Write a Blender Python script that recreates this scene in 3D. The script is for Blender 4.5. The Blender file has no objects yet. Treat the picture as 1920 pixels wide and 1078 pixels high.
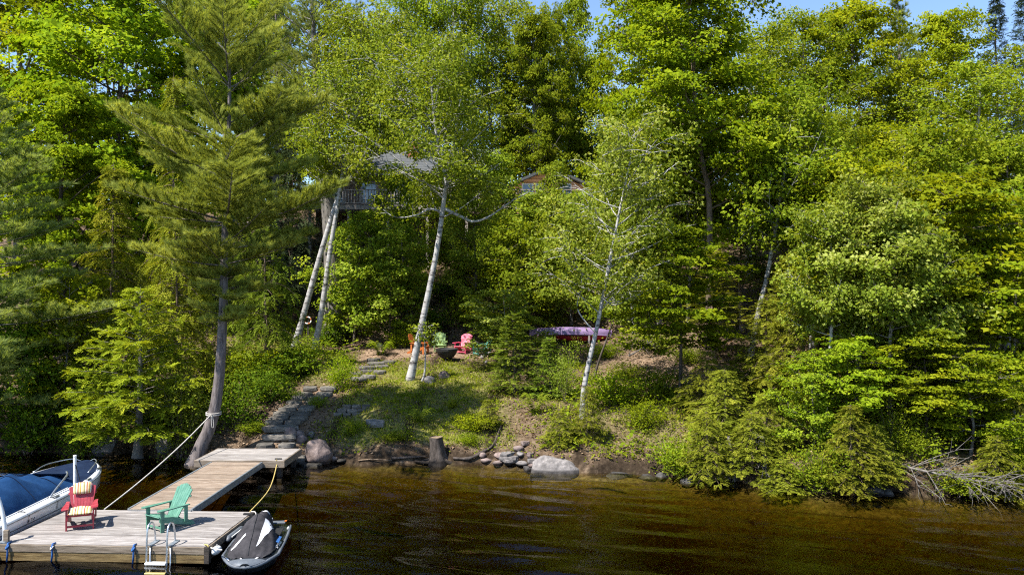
import bpy, bmesh, math, random
import numpy as np
from mathutils import Vector, Matrix, noise as mnoise

# ------------------------------------------------------------------ camera, sky, sun, exposure
scene = bpy.context.scene
COL = scene.collection
CAM_H = 5.55                 # camera height above the lake
FPX = 1493.0                 # focal length in photograph pixels
HORIZON = 545.0

cam_data = bpy.data.cameras.new('camera')
cam_data.lens = 36.0 * FPX / 1920.0
cam_data.sensor_width = 36.0
cam_data.clip_end = 2000.0
cam = bpy.data.objects.new('camera', cam_data)
COL.objects.link(cam)
cam.location = (0, 0, CAM_H)
cam.rotation_euler = (math.radians(90.23), 0, 0)
scene.camera = cam

SUN_ELEV = math.radians(57.0)
SUN_TO = Vector((-0.80, -0.60, 0)).normalized()          # horizontal direction towards the sun
world = bpy.data.worlds.new('World')
scene.world = world
world.use_nodes = True
wn = world.node_tree.nodes
sky_tex = wn.new('ShaderNodeTexSky')
sky_tex.sky_type = 'NISHITA'
sky_tex.sun_disc = False
sky_tex.sun_elevation = SUN_ELEV
sky_tex.sun_rotation = math.atan2(SUN_TO.x, SUN_TO.y)
sky_tex.air_density = 0.85
sky_tex.dust_density = 0.1
sky_tex.ozone_density = 3.0
wn['Background'].inputs['Strength'].default_value = 0.125
world.node_tree.links.new(sky_tex.outputs[0], wn['Background'].inputs['Color'])

sun_data = bpy.data.lights.new('sun', 'SUN')
sun_data.energy = 5.0
sun_data.angle = math.radians(0.53)
sun_data.color = (1.0, 0.955, 0.88)
sun = bpy.data.objects.new('sun', sun_data)
COL.objects.link(sun)
to_sun = Vector((SUN_TO.x * math.cos(SUN_ELEV), SUN_TO.y * math.cos(SUN_ELEV), math.sin(SUN_ELEV)))
sun.rotation_euler = to_sun.to_track_quat('Z', 'Y').to_euler()
sun.location = (-30, -30, 60)

scene.view_settings.view_transform = 'Standard'
scene.view_settings.look = 'None'
scene.view_settings.exposure = 1.12
scene.view_settings.gamma = 1.0
scene.view_settings.use_curve_mapping = False
scene.render.engine = 'CYCLES'
scene.cycles.max_bounces = 6
scene.cycles.diffuse_bounces = 3
scene.cycles.glossy_bounces = 2
scene.cycles.transmission_bounces = 3
scene.cycles.transparent_max_bounces = 6
scene.cycles.volume_bounces = 0
scene.cycles.caustics_reflective = False
scene.cycles.caustics_refractive = False
scene.cycles.sample_clamp_indirect = 4.0
scene.cycles.use_denoising = False
scene.cycles.denoiser = 'OPENIMAGEDENOISE'
scene.cycles.filter_width = 1.15
scene.cycles.use_adaptive_sampling = True
scene.cycles.adaptive_threshold = 0.012
scene.cycles.adaptive_min_samples = 24


def P(px, py, y):
    """A point seen at photograph pixel (px, py) that stands y metres from the camera."""
    return Vector(((px - 960.0) / FPX * y, y, CAM_H + (HORIZON - py) / FPX * y))


# ------------------------------------------------------------------ materials
MATS = {}


def new_mat(name):
    m = bpy.data.materials.new(name)
    m.use_nodes = True
    nt = m.node_tree
    for n in list(nt.nodes):
        nt.nodes.remove(n)
    out = nt.nodes.new('ShaderNodeOutputMaterial')
    MATS[name] = m
    return m, nt, out


def nd(nt, typ, **kw):
    n = nt.nodes.new(typ)
    for k, v in kw.items():
        if k.startswith('i_'):
            n.inputs[k[2:].replace('_', ' ')].default_value = v
        else:
            setattr(n, k, v)
    return n


def ramp(nt, stops):
    r = nt.nodes.new('ShaderNodeValToRGB')
    el = r.color_ramp.elements
    while len(el) > 1:
        el.remove(el[-1])
    el[0].position = stops[0][0]
    el[0].color = (*stops[0][1], 1)
    for p, c in stops[1:]:
        e = el.new(p)
        e.color = (*c, 1)
    return r


def coords(nt, stretch=(1, 1, 1), per_object=True):
    """Object coordinates, shifted for every object so that alike pieces differ."""
    tc = nt.nodes.new('ShaderNodeTexCoord')
    mp = nt.nodes.new('ShaderNodeMapping')
    mp.inputs['Scale'].default_value = stretch
    nt.links.new(tc.outputs['Object'], mp.inputs['Vector'])
    if per_object:
        oi = nt.nodes.new('ShaderNodeObjectInfo')
        mul = nt.nodes.new('ShaderNodeMath')
        mul.operation = 'MULTIPLY'
        mul.inputs[1].default_value = 37.0
        nt.links.new(oi.outputs['Random'], mul.inputs[0])
        cmb = nt.nodes.new('ShaderNodeCombineXYZ')
        for k in range(3):
            nt.links.new(mul.outputs[0], cmb.inputs[k])
        nt.links.new(cmb.outputs[0], mp.inputs['Location'])
    return mp.outputs['Vector']


def mat_surface(name, stops, scale=6.0, stretch=(1, 1, 1), rough=0.6, bump=0.0, bump_scale=None, metallic=0.0,
                detail=5.0, vary=0.0, spec=0.4, coat=0.0, wet=False):
    """A principled surface whose colour wanders through a ramp with noise; vary = brightness step from piece to piece."""
    m, nt, out = new_mat(name)
    b = nd(nt, 'ShaderNodeBsdfPrincipled')
    b.inputs['Roughness'].default_value = rough
    b.inputs['Metallic'].default_value = metallic
    b.inputs['Specular IOR Level'].default_value = spec
    b.inputs['Coat Weight'].default_value = coat
    v = coords(nt, stretch)
    n = nd(nt, 'ShaderNodeTexNoise')
    n.inputs['Scale'].default_value = scale
    n.inputs['Detail'].default_value = detail
    n.inputs['Roughness'].default_value = 0.62
    nt.links.new(v, n.inputs['Vector'])
    r = ramp(nt, stops)
    nt.links.new(n.outputs['Fac'], r.inputs['Fac'])
    colour = r.outputs['Color']
    if vary:
        oi = nd(nt, 'ShaderNodeObjectInfo')
        mr = nd(nt, 'ShaderNodeMapRange')
        mr.inputs['To Min'].default_value = 1.0 - vary
        mr.inputs['To Max'].default_value = 1.0 + vary
        nt.links.new(oi.outputs['Random'], mr.inputs['Value'])
        mx = nd(nt, 'ShaderNodeVectorMath', operation='SCALE')
        nt.links.new(colour, mx.inputs[0])
        nt.links.new(mr.outputs[0], mx.inputs['Scale'])
        colour = mx.outputs[0]
    if wet:      # soaked band just above the lake
        ge = nd(nt, 'ShaderNodeNewGeometry')
        sp = nd(nt, 'ShaderNodeSeparateXYZ')
        nt.links.new(ge.outputs['Position'], sp.inputs[0])
        ad = nd(nt, 'ShaderNodeMath', operation='MULTIPLY_ADD')
        nt.links.new(n.outputs['Fac'], ad.inputs[0])
        ad.inputs[1].default_value = -0.16
        nt.links.new(sp.outputs['Z'], ad.inputs[2])
        wr = nd(nt, 'ShaderNodeMapRange')
        wr.inputs['From Min'].default_value = 0.0
        wr.inputs['From Max'].default_value = 0.05
        wr.inputs['To Min'].default_value = 0.32
        wr.inputs['To Max'].default_value = 1.0
        nt.links.new(ad.outputs[0], wr.inputs['Value'])
        ws = nd(nt, 'ShaderNodeVectorMath', operation='SCALE')
        nt.links.new(colour, ws.inputs[0])
        nt.links.new(wr.outputs[0], ws.inputs['Scale'])
        colour = ws.outputs[0]
    nt.links.new(colour, b.inputs['Base Color'])
    if bump:
        n2 = nd(nt, 'ShaderNodeTexNoise')
        n2.inputs['Scale'].default_value = bump_scale or scale * 2.5
        n2.inputs['Detail'].default_value = 4
        nt.links.new(v, n2.inputs['Vector'])
        bp = nd(nt, 'ShaderNodeBump')
        bp.inputs['Strength'].default_value = bump
        bp.inputs['Distance'].default_value = 0.02
        nt.links.new(n2.outputs['Fac'], bp.inputs['Height'])
        nt.links.new(bp.outputs['Normal'], b.inputs['Normal'])
    nt.links.new(b.outputs[0], out.inputs['Surface'])
    return m


def mat_leaf(name, dark, mid, light, translucent=0.38, gloss=0.05, rough=0.42, vary=0.18, hue=0.008):
    """Thin leaf: diffuse, light passing through it, and a soft waxy sheen. 'tone' is stored per leaf."""
    m, nt, out = new_mat(name)
    at = nd(nt, 'ShaderNodeAttribute', attribute_name='tone')
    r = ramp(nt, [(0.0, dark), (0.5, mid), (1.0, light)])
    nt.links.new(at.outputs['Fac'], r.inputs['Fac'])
    oi = nd(nt, 'ShaderNodeObjectInfo')
    mr = nd(nt, 'ShaderNodeMapRange')
    mr.inputs['To Min'].default_value = 1.0 - vary
    mr.inputs['To Max'].default_value = 1.0 + vary
    nt.links.new(oi.outputs['Random'], mr.inputs['Value'])
    mh = nd(nt, 'ShaderNodeMapRange')
    mh.inputs['To Min'].default_value = 0.5 - hue
    mh.inputs['To Max'].default_value = 0.5 + hue
    nt.links.new(oi.outputs['Random'], mh.inputs['Value'])
    hs = nd(nt, 'ShaderNodeHueSaturation')
    nt.links.new(r.outputs['Color'], hs.inputs['Color'])
    nt.links.new(mr.outputs[0], hs.inputs['Value'])
    nt.links.new(mh.outputs[0], hs.inputs['Hue'])
    d = nd(nt, 'ShaderNodeBsdfDiffuse')
    t = nd(nt, 'ShaderNodeBsdfTranslucent')
    warm = nd(nt, 'ShaderNodeMix', data_type='RGBA', blend_type='MULTIPLY')
    warm.inputs['Factor'].default_value = 1.0
    warm.inputs['B'].default_value = (1.25, 1.15, 0.45, 1)
    nt.links.new(hs.outputs['Color'], warm.inputs['A'])
    nt.links.new(hs.outputs['Color'], d.inputs['Color'])
    nt.links.new(warm.outputs['Result'], t.inputs['Color'])
    mix = nd(nt, 'ShaderNodeMixShader')
    mix.inputs[0].default_value = translucent
    nt.links.new(d.outputs[0], mix.inputs[1])
    nt.links.new(t.outputs[0], mix.inputs[2])
    if gloss <= 0:
        nt.links.new(mix.outputs[0], out.inputs['Surface'])
        return m
    g = nd(nt, 'ShaderNodeBsdfGlossy')
    g.inputs['Roughness'].default_value = rough
    g.inputs['Color'].default_value = (1, 1, 1, 1)
    mix2 = nd(nt, 'ShaderNodeMixShader')
    mix2.inputs[0].default_value = gloss
    nt.links.new(mix.outputs[0], mix2.inputs[1])
    nt.links.new(g.outputs[0], mix2.inputs[2])
    nt.links.new(mix2.outputs[0], out.inputs['Surface'])
    return m


LEAF_MAPLE = mat_leaf('leaf_maple', (0.095, 0.155, 0.008), (0.218, 0.295, 0.013), (0.347, 0.400, 0.023), 0.45, 0.0)
LEAF_BIRCH = mat_leaf('leaf_birch', (0.105, 0.155, 0.013), (0.225, 0.295, 0.024), (0.38, 0.43, 0.065), 0.46, 0.0)
LEAF_POPLAR = mat_leaf('leaf_poplar', (0.095, 0.150, 0.010), (0.207, 0.270, 0.016), (0.325, 0.360, 0.034), 0.44, 0.0)
LEAF_PALE = mat_leaf('leaf_pale', (0.115, 0.165, 0.016), (0.24, 0.305, 0.032), (0.46, 0.49, 0.13), 0.45, 0.0)
LEAF_YELLOW = mat_leaf('leaf_yellow', (0.118, 0.165, 0.008), (0.252, 0.305, 0.013), (0.381, 0.400, 0.021), 0.45, 0.0)
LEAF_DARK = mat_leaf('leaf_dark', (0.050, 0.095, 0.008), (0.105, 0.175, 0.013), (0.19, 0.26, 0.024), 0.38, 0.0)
NEEDLE_PINE = mat_leaf('needle_pine', (0.12, 0.152, 0.032), (0.275, 0.31, 0.062), (0.44, 0.46, 0.115), 0.42, 0.0)
NEEDLE_PINE_BLUE = mat_leaf('needle_pine_blue', (0.115, 0.17, 0.05), (0.25, 0.31, 0.09), (0.42, 0.46, 0.15), 0.42, 0.0)
NEEDLE_HEMLOCK = mat_leaf('needle_hemlock', (0.090, 0.112, 0.011), (0.213, 0.240, 0.021), (0.403, 0.390, 0.046), 0.32, 0.0)
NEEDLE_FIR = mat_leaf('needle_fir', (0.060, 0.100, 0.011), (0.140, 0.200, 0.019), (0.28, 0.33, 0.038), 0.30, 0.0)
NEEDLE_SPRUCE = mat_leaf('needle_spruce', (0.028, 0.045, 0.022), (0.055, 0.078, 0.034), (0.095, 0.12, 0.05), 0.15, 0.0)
NEEDLE_CEDAR = mat_leaf('needle_cedar', (0.106, 0.150, 0.011), (0.230, 0.275, 0.018), (0.403, 0.410, 0.032), 0.34, 0.0)
LEAF_GRASS = mat_leaf('grass_blade', (0.11, 0.145, 0.012), (0.23, 0.255, 0.026), (0.42, 0.39, 0.11), 0.35, 0.0)
LEAF_LITTER = mat_leaf('dead_leaf', (0.09, 0.055, 0.030), (0.22, 0.145, 0.085), (0.42, 0.31, 0.21), 0.10, 0.0)


def mat_bark(name, dark, light, scale=9.0, stretch=(1, 1, 0.22), bump=0.9, rough=0.9):
    return mat_surface(name, [(0.3, dark), (0.7, light)], scale, stretch, rough, bump, scale * 1.6, spec=0.15, vary=0.15)


BARK_PINE = mat_bark('bark_pine', (0.075, 0.062, 0.058), (0.24, 0.205, 0.195), 11.0)
BARK_GREY = mat_bark('bark_grey', (0.085, 0.075, 0.065), (0.25, 0.225, 0.20), 9.0)
BARK_DARK = mat_bark('bark_dark', (0.035, 0.028, 0.022), (0.11, 0.09, 0.075), 9.0)
BARK_BROWN = mat_bark('bark_brown', (0.08, 0.055, 0.04), (0.22, 0.165, 0.125), 9.0)


def mat_birch():
    m, nt, out = new_mat('bark_birch')
    b = nd(nt, 'ShaderNodeBsdfPrincipled')
    b.inputs['Roughness'].default_value = 0.7
    b.inputs['Specular IOR Level'].default_value = 0.25
    v = coords(nt, (1.0, 1.0, 3.2))
    n = nd(nt, 'ShaderNodeTexNoise')
    n.inputs['Scale'].default_value = 2.2
    n.inputs['Detail'].default_value = 7
    n.inputs['Roughness'].default_value = 0.72
    nt.links.new(v, n.inputs['Vector'])
    r = ramp(nt, [(0.30, (0.02, 0.018, 0.017)), (0.405, (0.09, 0.08, 0.075)), (0.44, (0.30, 0.285, 0.27)),
                  (0.60, (0.42, 0.405, 0.39)), (0.8, (0.52, 0.48, 0.44))])
    nt.links.new(n.outputs['Fac'], r.inputs['Fac'])
    nt.links.new(r.outputs['Color'], b.inputs['Base Color'])
    nt.links.new(b.outputs[0], out.inputs['Surface'])
    return m


BARK_BIRCH = mat_birch()


# ------------------------------------------------------------------ object helpers
def tag(o, label=None, cat=None, group=None, kind=None):
    if label:
        o['label'] = label
    if cat:
        o['category'] = cat
    if group:
        o['group'] = group
    if kind:
        o['kind'] = kind
    return o


def link(name, data, parent=None):
    o = bpy.data.objects.new(name, data)
    COL.objects.link(o)
    if parent is not None:
        o.parent = parent
    return o


def thing(name, label, cat, loc=(0, 0, 0), rz=0.0, group=None):
    o = link(name, None)
    o.empty_display_size = 0.3
    o.location = loc
    o.rotation_euler = (0, 0, rz)
    return tag(o, label, cat, group)


def arrays_mesh(name, verts, faces, mat=None, tone=None, smooth=False):
    """Mesh from numpy arrays; every face has the same number of corners."""
    me = bpy.data.meshes.new(name)
    verts = np.asarray(verts, dtype=np.float32)
    faces = np.asarray(faces, dtype=np.int32)
    nf, k = faces.shape
    me.vertices.add(len(verts))
    me.vertices.foreach_set('co', verts.ravel())
    me.loops.add(nf * k)
    me.loops.foreach_set('vertex_index', faces.ravel())
    me.polygons.add(nf)
    me.polygons.foreach_set('loop_start', np.arange(0, nf * k, k, dtype=np.int32))
    me.polygons.foreach_set('loop_total', np.full(nf, k, dtype=np.int32))
    if smooth:
        me.polygons.foreach_set('use_smooth', np.ones(nf, dtype=bool))
    if tone is not None:
        a = me.attributes.new('tone', 'FLOAT', 'FACE')
        a.data.foreach_set('value', np.asarray(tone, dtype=np.float32))
    me.update(calc_edges=True)
    if mat:
        me.materials.append(mat)
    return me


class MB:
    """Collects boxes, bars, tubes and lofts and links them as one mesh."""

    def __init__(self):
        self.v = []
        self.f = []

    def add(self, vs, fs):
        n = len(self.v)
        self.v.extend([tuple(p) for p in vs])
        self.f.extend([tuple(i + n for i in f) for f in fs])
        return self

    def box(self, c, s, rot=None, taper=None):
        hx, hy, hz = s[0] / 2, s[1] / 2, s[2] / 2
        vs = []
        for sz in (-1, 1):
            k = taper if (taper and sz > 0) else 1.0
            for sx, sy in ((-1, -1), (1, -1), (1, 1), (-1, 1)):
                vs.append(Vector((sx * hx * k, sy * hy, sz * hz)))
        if rot is not None:
            vs = [rot @ p for p in vs]
        c = Vector(c)
        vs = [p + c for p in vs]
        return self.add(vs, [(3, 2, 1, 0), (4, 5, 6, 7), (0, 1, 5, 4), (1, 2, 6, 5), (2, 3, 7, 6), (3, 0, 4, 7)])

    def slab(self, c, s, rot=None, bev=0.008):
        """Box with its long edges broken (a plank)."""
        hx, hy, hz = s[0] / 2, s[1] / 2, s[2] / 2
        b = min(bev, hy * 0.5, hz * 0.5)
        prof = [(-hy, -hz), (hy, -hz), (hy, hz - b), (hy - b, hz), (-hy + b, hz), (-hy, hz - b)]
        vs = [Vector((-hx, p[0], p[1])) for p in prof] + [Vector((hx, p[0], p[1])) for p in prof]
        if rot is not None:
            vs = [rot @ p for p in vs]
        c = Vector(c)
        k = 6
        fs = [tuple(range(k - 1, -1, -1)), tuple(range(k, 2 * k))]
        for i in range(k):
            j = (i + 1) % k
            fs.append((i, j, j + k, i + k))
        return self.add([p + c for p in vs], fs)

    def prism(self, outline, z0, z1, axis='z', rot=None, origin=(0, 0, 0)):
        """Extrude a 2D outline (anticlockwise) between z0 and z1 along an axis."""
        def put(p, z):
            if axis == 'z':
                q = Vector((p[0], p[1], z))
            elif axis == 'y':
                q = Vector((p[0], z, p[1]))
            else:
                q = Vector((z, p[0], p[1]))
            if rot is not None:
                q = rot @ q
            return q + Vector(origin)
        k = len(outline)
        vs = [put(p, z0) for p in outline] + [put(p, z1) for p in outline]
        fs = [tuple(range(k - 1, -1, -1)), tuple(range(k, 2 * k))]
        for i in range(k):
            j = (i + 1) % k
            fs.append((i, j, j + k, i + k))
        return self.add(vs, fs)

    def tube(self, pts, radii, sides=8, cap=True):
        vs, fs = tube_arrays(pts, radii, sides)
        fs = [tuple(f) for f in fs.tolist()]
        n = len(vs)
        if cap:
            fs.append(tuple(range(sides - 1, -1, -1)))
            fs.append(tuple(range(n - sides, n)))
        return self.add([tuple(p) for p in vs], fs)

    def loft(self, rings, closed=True, caps=False):
        k = len(rings[0])
        vs = [p for r in rings for p in r]
        fs = []
        for a in range(len(rings) - 1):
            for i in range(k if closed else k - 1):
                j = (i + 1) % k
                fs.append((a * k + i, a * k + j, (a + 1) * k + j, (a + 1) * k + i))
        if caps:
            fs.append(tuple(range(k - 1, -1, -1)))
            fs.append(tuple(range(len(vs) - k, len(vs))))
        return self.add(vs, fs)

    def mesh(self, name, mat, smooth=False):
        me = bpy.data.meshes.new(name)
        me.from_pydata(self.v, [], self.f)
        me.update()
        bm = bmesh.new()
        bm.from_mesh(me)
        bmesh.ops.recalc_face_normals(bm, faces=bm.faces)
        bm.to_mesh(me)
        bm.free()
        if smooth:
            me.polygons.foreach_set('use_smooth', np.ones(len(me.polygons), dtype=bool))
        if mat:
            me.materials.append(mat)
        return me

    def build(self, name, mat, parent=None, smooth=False):
        return link(name, self.mesh(name, mat, smooth), parent)


def tube_arrays(pts, radii, sides):
    pts = np.asarray([tuple(p) for p in pts], dtype=float)
    n = len(pts)
    radii = np.broadcast_to(np.asarray(radii, dtype=float), (n,))
    d = np.gradient(pts, axis=0)
    d /= np.linalg.norm(d, axis=1)[:, None] + 1e-9
    ref = np.array([0.0, 0.0, 1.0]) if abs(d[0][2]) < 0.9 else np.array([1.0, 0.0, 0.0])
    u = ref - (d @ ref)[:, None] * d
    u /= np.linalg.norm(u, axis=1)[:, None] + 1e-9
    w = np.cross(d, u)
    a = np.arange(sides) / sides * 2 * math.pi
    ring = pts[:, None, :] + radii[:, None, None] * (np.cos(a)[None, :, None] * u[:, None, :] + np.sin(a)[None, :, None] * w[:, None, :])
    vs = ring.reshape(-1, 3)
    i = np.arange(sides)
    j = (i + 1) % sides
    fs = []
    for r in range(n - 1):
        fs.append(np.stack([r * sides + i, r * sides + j, (r + 1) * sides + j, (r + 1) * sides + i], 1))
    return vs, np.concatenate(fs)


class Wood:
    """Trunk, limbs and twigs of one tree, gathered into one mesh."""

    def __init__(self):
        self.vs, self.fs, self.n = [], [], 0

    def tube(self, pts, radii, sides):
        v, f = tube_arrays(pts, radii, sides)
        self.vs.append(v)
        self.fs.append(f + self.n)
        self.n += len(v)

    def mesh(self, name, mat):
        return arrays_mesh(name, np.concatenate(self.vs), np.concatenate(self.fs), mat, smooth=True)


def smooth_path(pts, n):
    """Catmull-Rom through the points."""
    p = np.asarray([tuple(q) for q in pts], dtype=float)
    p = np.vstack([2 * p[0] - p[1], p, 2 * p[-1] - p[-2]])
    out = []
    m = len(p) - 3
    for t in np.linspace(0, m - 1e-6, n):
        i = int(t)
        u = t - i
        a, b, c, d = p[i:i + 4]
        out.append(0.5 * ((2 * b) + (-a + c) * u + (2 * a - 5 * b + 4 * c - d) * u * u + (-a + 3 * b - 3 * c + d) * u ** 3))
    return np.array(out)


# ------------------------------------------------------------------ terrain
SHORE_X = np.array([-160, -60, -30, -18, -11, -9.6, -6.4, -2.4, -0.4, 0.8, 4.5, 6.1, 8.0, 10.8, 14.0, 25.0, 60, 160.0])
SHORE_Y = np.array([40, 34, 29, 27.3, 26.7, 25.9, 25.6, 25.7, 25.5, 24.5, 24.0, 23.3, 22.2, 21.8, 21.3, 20.0, 18, 14.0])
PROF_D = np.array([-60, -25, -9, -3.0, -0.6, 0.0, 0.28, 1.2, 3.5, 9.0, 12.5, 16.5, 25.0, 40.0, 80.0, 300.0])
PROF_Z = np.array([-5, -3.4, -1.9, -0.80, -0.24, -0.05, 0.36, 0.68, 1.35, 2.00, 2.42, 2.85, 7.0, 13.0, 15.5, 16.0])
PROF_Z_WOODS = np.array([-5, -3.4, -1.9, -0.80, -0.24, -0.05, 0.36, 0.62, 1.25, 2.30, 3.30, 4.7, 8.0, 13.2, 15.5, 16.0])


def shore_y(x):
    x = np.asarray(x, dtype=float)
    return np.interp(x, SHORE_X, SHORE_Y) + 0.16 * np.sin(1.9 * x + 0.6) + 0.10 * np.sin(4.3 * x)


def smoothstep(a, b, x):
    t = np.clip((x - a) / (b - a), 0, 1)
    return t * t * (3 - 2 * t)


def ground(x, y):
    x = np.asarray(x, dtype=float)
    y = np.asarray(y, dtype=float)
    d = y - shore_y(x)
    z = np.interp(d, PROF_D, PROF_Z)
    zw = np.interp(d, PROF_D, PROF_Z_WOODS)
    k = np.clip(smoothstep(3.5, 9.0, x) + smoothstep(-9.5, -14, x), 0, 1)
    z = z * (1 - k) + zw * k
    rough = 0.07 * np.sin(1.3 * x + 0.7 * y) + 0.05 * np.sin(2.9 * x - 1.7 * y + 1.0) + 0.03 * np.sin(5.1 * x + 4.3 * y)
    terrace = smoothstep(11.5, 12.3, d) * smoothstep(17.2, 16.2, d) * smoothstep(-7, -6, x) * smoothstep(1.5, 0.5, x)
    z = z + rough * np.where(d > 0.2, 1.0, 0.5) * (1 - 0.85 * terrace)
    # hollow behind the shore deck, where the stone stair starts
    hollow = np.exp(-(((x + 7.9) / 1.6) ** 2 + ((y - 25.6) / 1.2) ** 2))
    return z - 0.22 * hollow * (d > 0)


def G(x, y):
    return float(ground(x, y))


def on_ground(px, y, sink=0.0):
    x = (px - 960.0) / FPX * y
    return Vector((x, y, G(x, y) - sink))


def ray_ground(px, py, y0=20.0, y1=80.0):
    """Where the line of sight through a photograph pixel meets the terrain."""
    ys = np.linspace(y0, y1, 2401)
    xs = (px - 960.0) / FPX * ys
    zs = CAM_H + (HORIZON - py) / FPX * ys
    hit = np.nonzero(ground(xs, ys) >= zs)[0]
    i = hit[0] if len(hit) else len(ys) - 1
    return Vector((xs[i], ys[i], float(ground(xs[i], ys[i]))))


def build_terrain():
    xs = np.concatenate([np.linspace(-160, -24, 28, endpoint=False), np.linspace(-24, 24, 241), np.linspace(24, 160, 29)[1:]])
    ys = np.concatenate([np.linspace(-120, 12, 24, endpoint=False), np.linspace(12, 21, 24, endpoint=False),
                         np.linspace(21, 34, 110, endpoint=False), np.linspace(34, 60, 90, endpoint=False), np.linspace(60, 260, 30)])
    X, Y = np.meshgrid(xs, ys)
    Z = ground(X, Y)
    v = np.stack([X, Y, Z], -1).reshape(-1, 3)
    nx, ny = len(xs), len(ys)
    i = np.arange(nx - 1)
    j = np.arange(ny - 1)
    I, J = np.meshgrid(i, j)
    a = (J * nx + I).ravel()
    f = np.stack([a, a + 1, a + nx + 1, a + nx], 1)
    m, nt, out = new_mat('forest_floor')
    b = nd(nt, 'ShaderNodeBsdfPrincipled')
    b.inputs['Roughness'].default_value = 0.95
    b.inputs['Specular IOR Level'].default_value = 0.1
    v1 = coords(nt, (1, 1, 1), False)
    n1 = nd(nt, 'ShaderNodeTexNoise')
    n1.inputs['Scale'].default_value = 7.0
    n1.inputs['Detail'].default_value = 8
    n1.inputs['Roughness'].default_value = 0.7
    nt.links.new(v1, n1.inputs['Vector'])
    litter = ramp(nt, [(0.25, (0.025, 0.016, 0.010)), (0.45, (0.085, 0.057, 0.036)), (0.6, (0.155, 0.11, 0.072)), (0.75, (0.27, 0.205, 0.145))])
    nt.links.new(n1.outputs['Fac'], litter.inputs['Fac'])
    green = ramp(nt, [(0.3, (0.06, 0.07, 0.014)), (0.5, (0.14, 0.145, 0.035)), (0.68, (0.27, 0.235, 0.09))])
    nt.links.new(n1.outputs['Fac'], green.inputs['Fac'])
    dirt = ramp(nt, [(0.3, (0.13, 0.085, 0.055)), (0.55, (0.24, 0.165, 0.11)), (0.75, (0.36, 0.27, 0.19))])
    nt.links.new(n1.outputs['Fac'], dirt.inputs['Fac'])
    bed = ramp(nt, [(0.3, (0.035, 0.028, 0.010)), (0.5, (0.10, 0.082, 0.030)), (0.68, (0.19, 0.155, 0.065))])
    nt.links.new(n1.outputs['Fac'], bed.inputs['Fac'])
    wet = ramp(nt, [(0.3, (0.012, 0.008, 0.005)), (0.55, (0.035, 0.024, 0.015)), (0.75, (0.09, 0.065, 0.045))])  # wet soil tones, deepened in place of shade below the bank edge
    nt.links.new(n1.outputs['Fac'], wet.inputs['Fac'])
    col = litter.outputs['Color']
    for attr, rp in (('green', green), ('dirt', dirt), ('wet', wet), ('bed', bed)):
        at = nd(nt, 'ShaderNodeAttribute', attribute_name=attr)
        mx = nd(nt, 'ShaderNodeMix', data_type='RGBA')
        nt.links.new(at.outputs['Fac'], mx.inputs['Factor'])
        nt.links.new(col, mx.inputs['A'])
        nt.links.new(rp.outputs['Color'], mx.inputs['B'])
        col = mx.outputs['Result']
    nt.links.new(col, b.inputs['Base Color'])
    bp = nd(nt, 'ShaderNodeBump')
    bp.inputs['Strength'].default_value = 0.8
    bp.inputs['Distance'].default_value = 0.06
    nt.links.new(n1.outputs['Fac'], bp.inputs['Height'])
    nt.links.new(bp.outputs['Normal'], b.inputs['Normal'])
    nt.links.new(b.outputs[0], out.inputs['Surface'])
    me = arrays_mesh('ground', v, f, m, smooth=True)
    x, y = v[:, 0], v[:, 1]
    g, di = cover(x, y)
    bedv = smoothstep(0.0, -0.25, y - shore_y(x))
    dd = y - shore_y(x)
    wet_shade = smoothstep(-0.3, -0.1, dd) * smoothstep(0.42 + 0.3 * np.sin(2.3 * x) + 0.7 * (x > 4), 0.15, dd) * 0.95  # waterline soil band, also painted dark for the shade of the undercut
    for nme, val in (('green', g), ('dirt', di), ('wet', wet_shade), ('bed', bedv)):
        a = me.attributes.new(nme, 'FLOAT', 'POINT')
        a.data.foreach_set('value', val.astype(np.float32))
    o = link('ground', me)
    tag(o, 'wooded lakeside slope with leaf litter, grass and bare earth', 'ground', kind='structure')
    return o


PATH = np.array([(-6.3, 38.0), (-6.4, 41.0), (-6.9, 43.5), (-6.2, 46.0), (-4.5, 47.8), (-3.0, 49.0)])


def path_dist(x, y):
    d = np.full(np.shape(x), 99.0)
    for a, b in zip(PATH[:-1], PATH[1:]):
        ab = b - a
        t = np.clip(((x - a[0]) * ab[0] + (y - a[1]) * ab[1]) / (ab @ ab), 0, 1)
        d = np.minimum(d, np.hypot(x - a[0] - t * ab[0], y - a[1] - t * ab[1]))
    return d


def cover(x, y):
    """How grassy and how bare the ground is."""
    d = y - shore_y(x)
    wob = 0.5 + 0.5 * np.sin(1.7 * x + 2.1 * y) * np.sin(0.9 * x - 1.3 * y + 1)
    bank = smoothstep(0.4, 1.0, d) * smoothstep(11.5, 9.5, d) * smoothstep(-7.0, -5.6, x) * smoothstep(0.6, -1.6, x)
    lawn = smoothstep(6, 8, d) * smoothstep(14.5, 12, d) * smoothstep(-14.5, -12.5, x) * smoothstep(-6.6, -7.6, x)
    right = 0.35 * smoothstep(0.5, 1.5, d) * smoothstep(7, 4, d) * smoothstep(0.5, 2, x)
    g = np.clip((bank * 0.85 + lawn + right) * (0.45 + 0.75 * wob), 0, 1)
    terr = smoothstep(11.8, 12.6, d) * smoothstep(16.2, 15.2, d) * smoothstep(-7.5, -6.5, x) * smoothstep(0.6, -0.4, x)
    track = smoothstep(1.3, 0.7, path_dist(x, y))
    stairs = 0.7 * np.exp(-(((x + 7.7) / 0.9) ** 2)) * smoothstep(7, 5.5, d) * (d > 0)
    bare = 0.55 * smoothstep(2.5, 4, x) * smoothstep(6, 8, d) * smoothstep(14, 11, d) * smoothstep(9, 7, x)
    di = np.clip(terr + track + stairs + bare, 0, 1)
    return g * (1 - di), di


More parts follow.
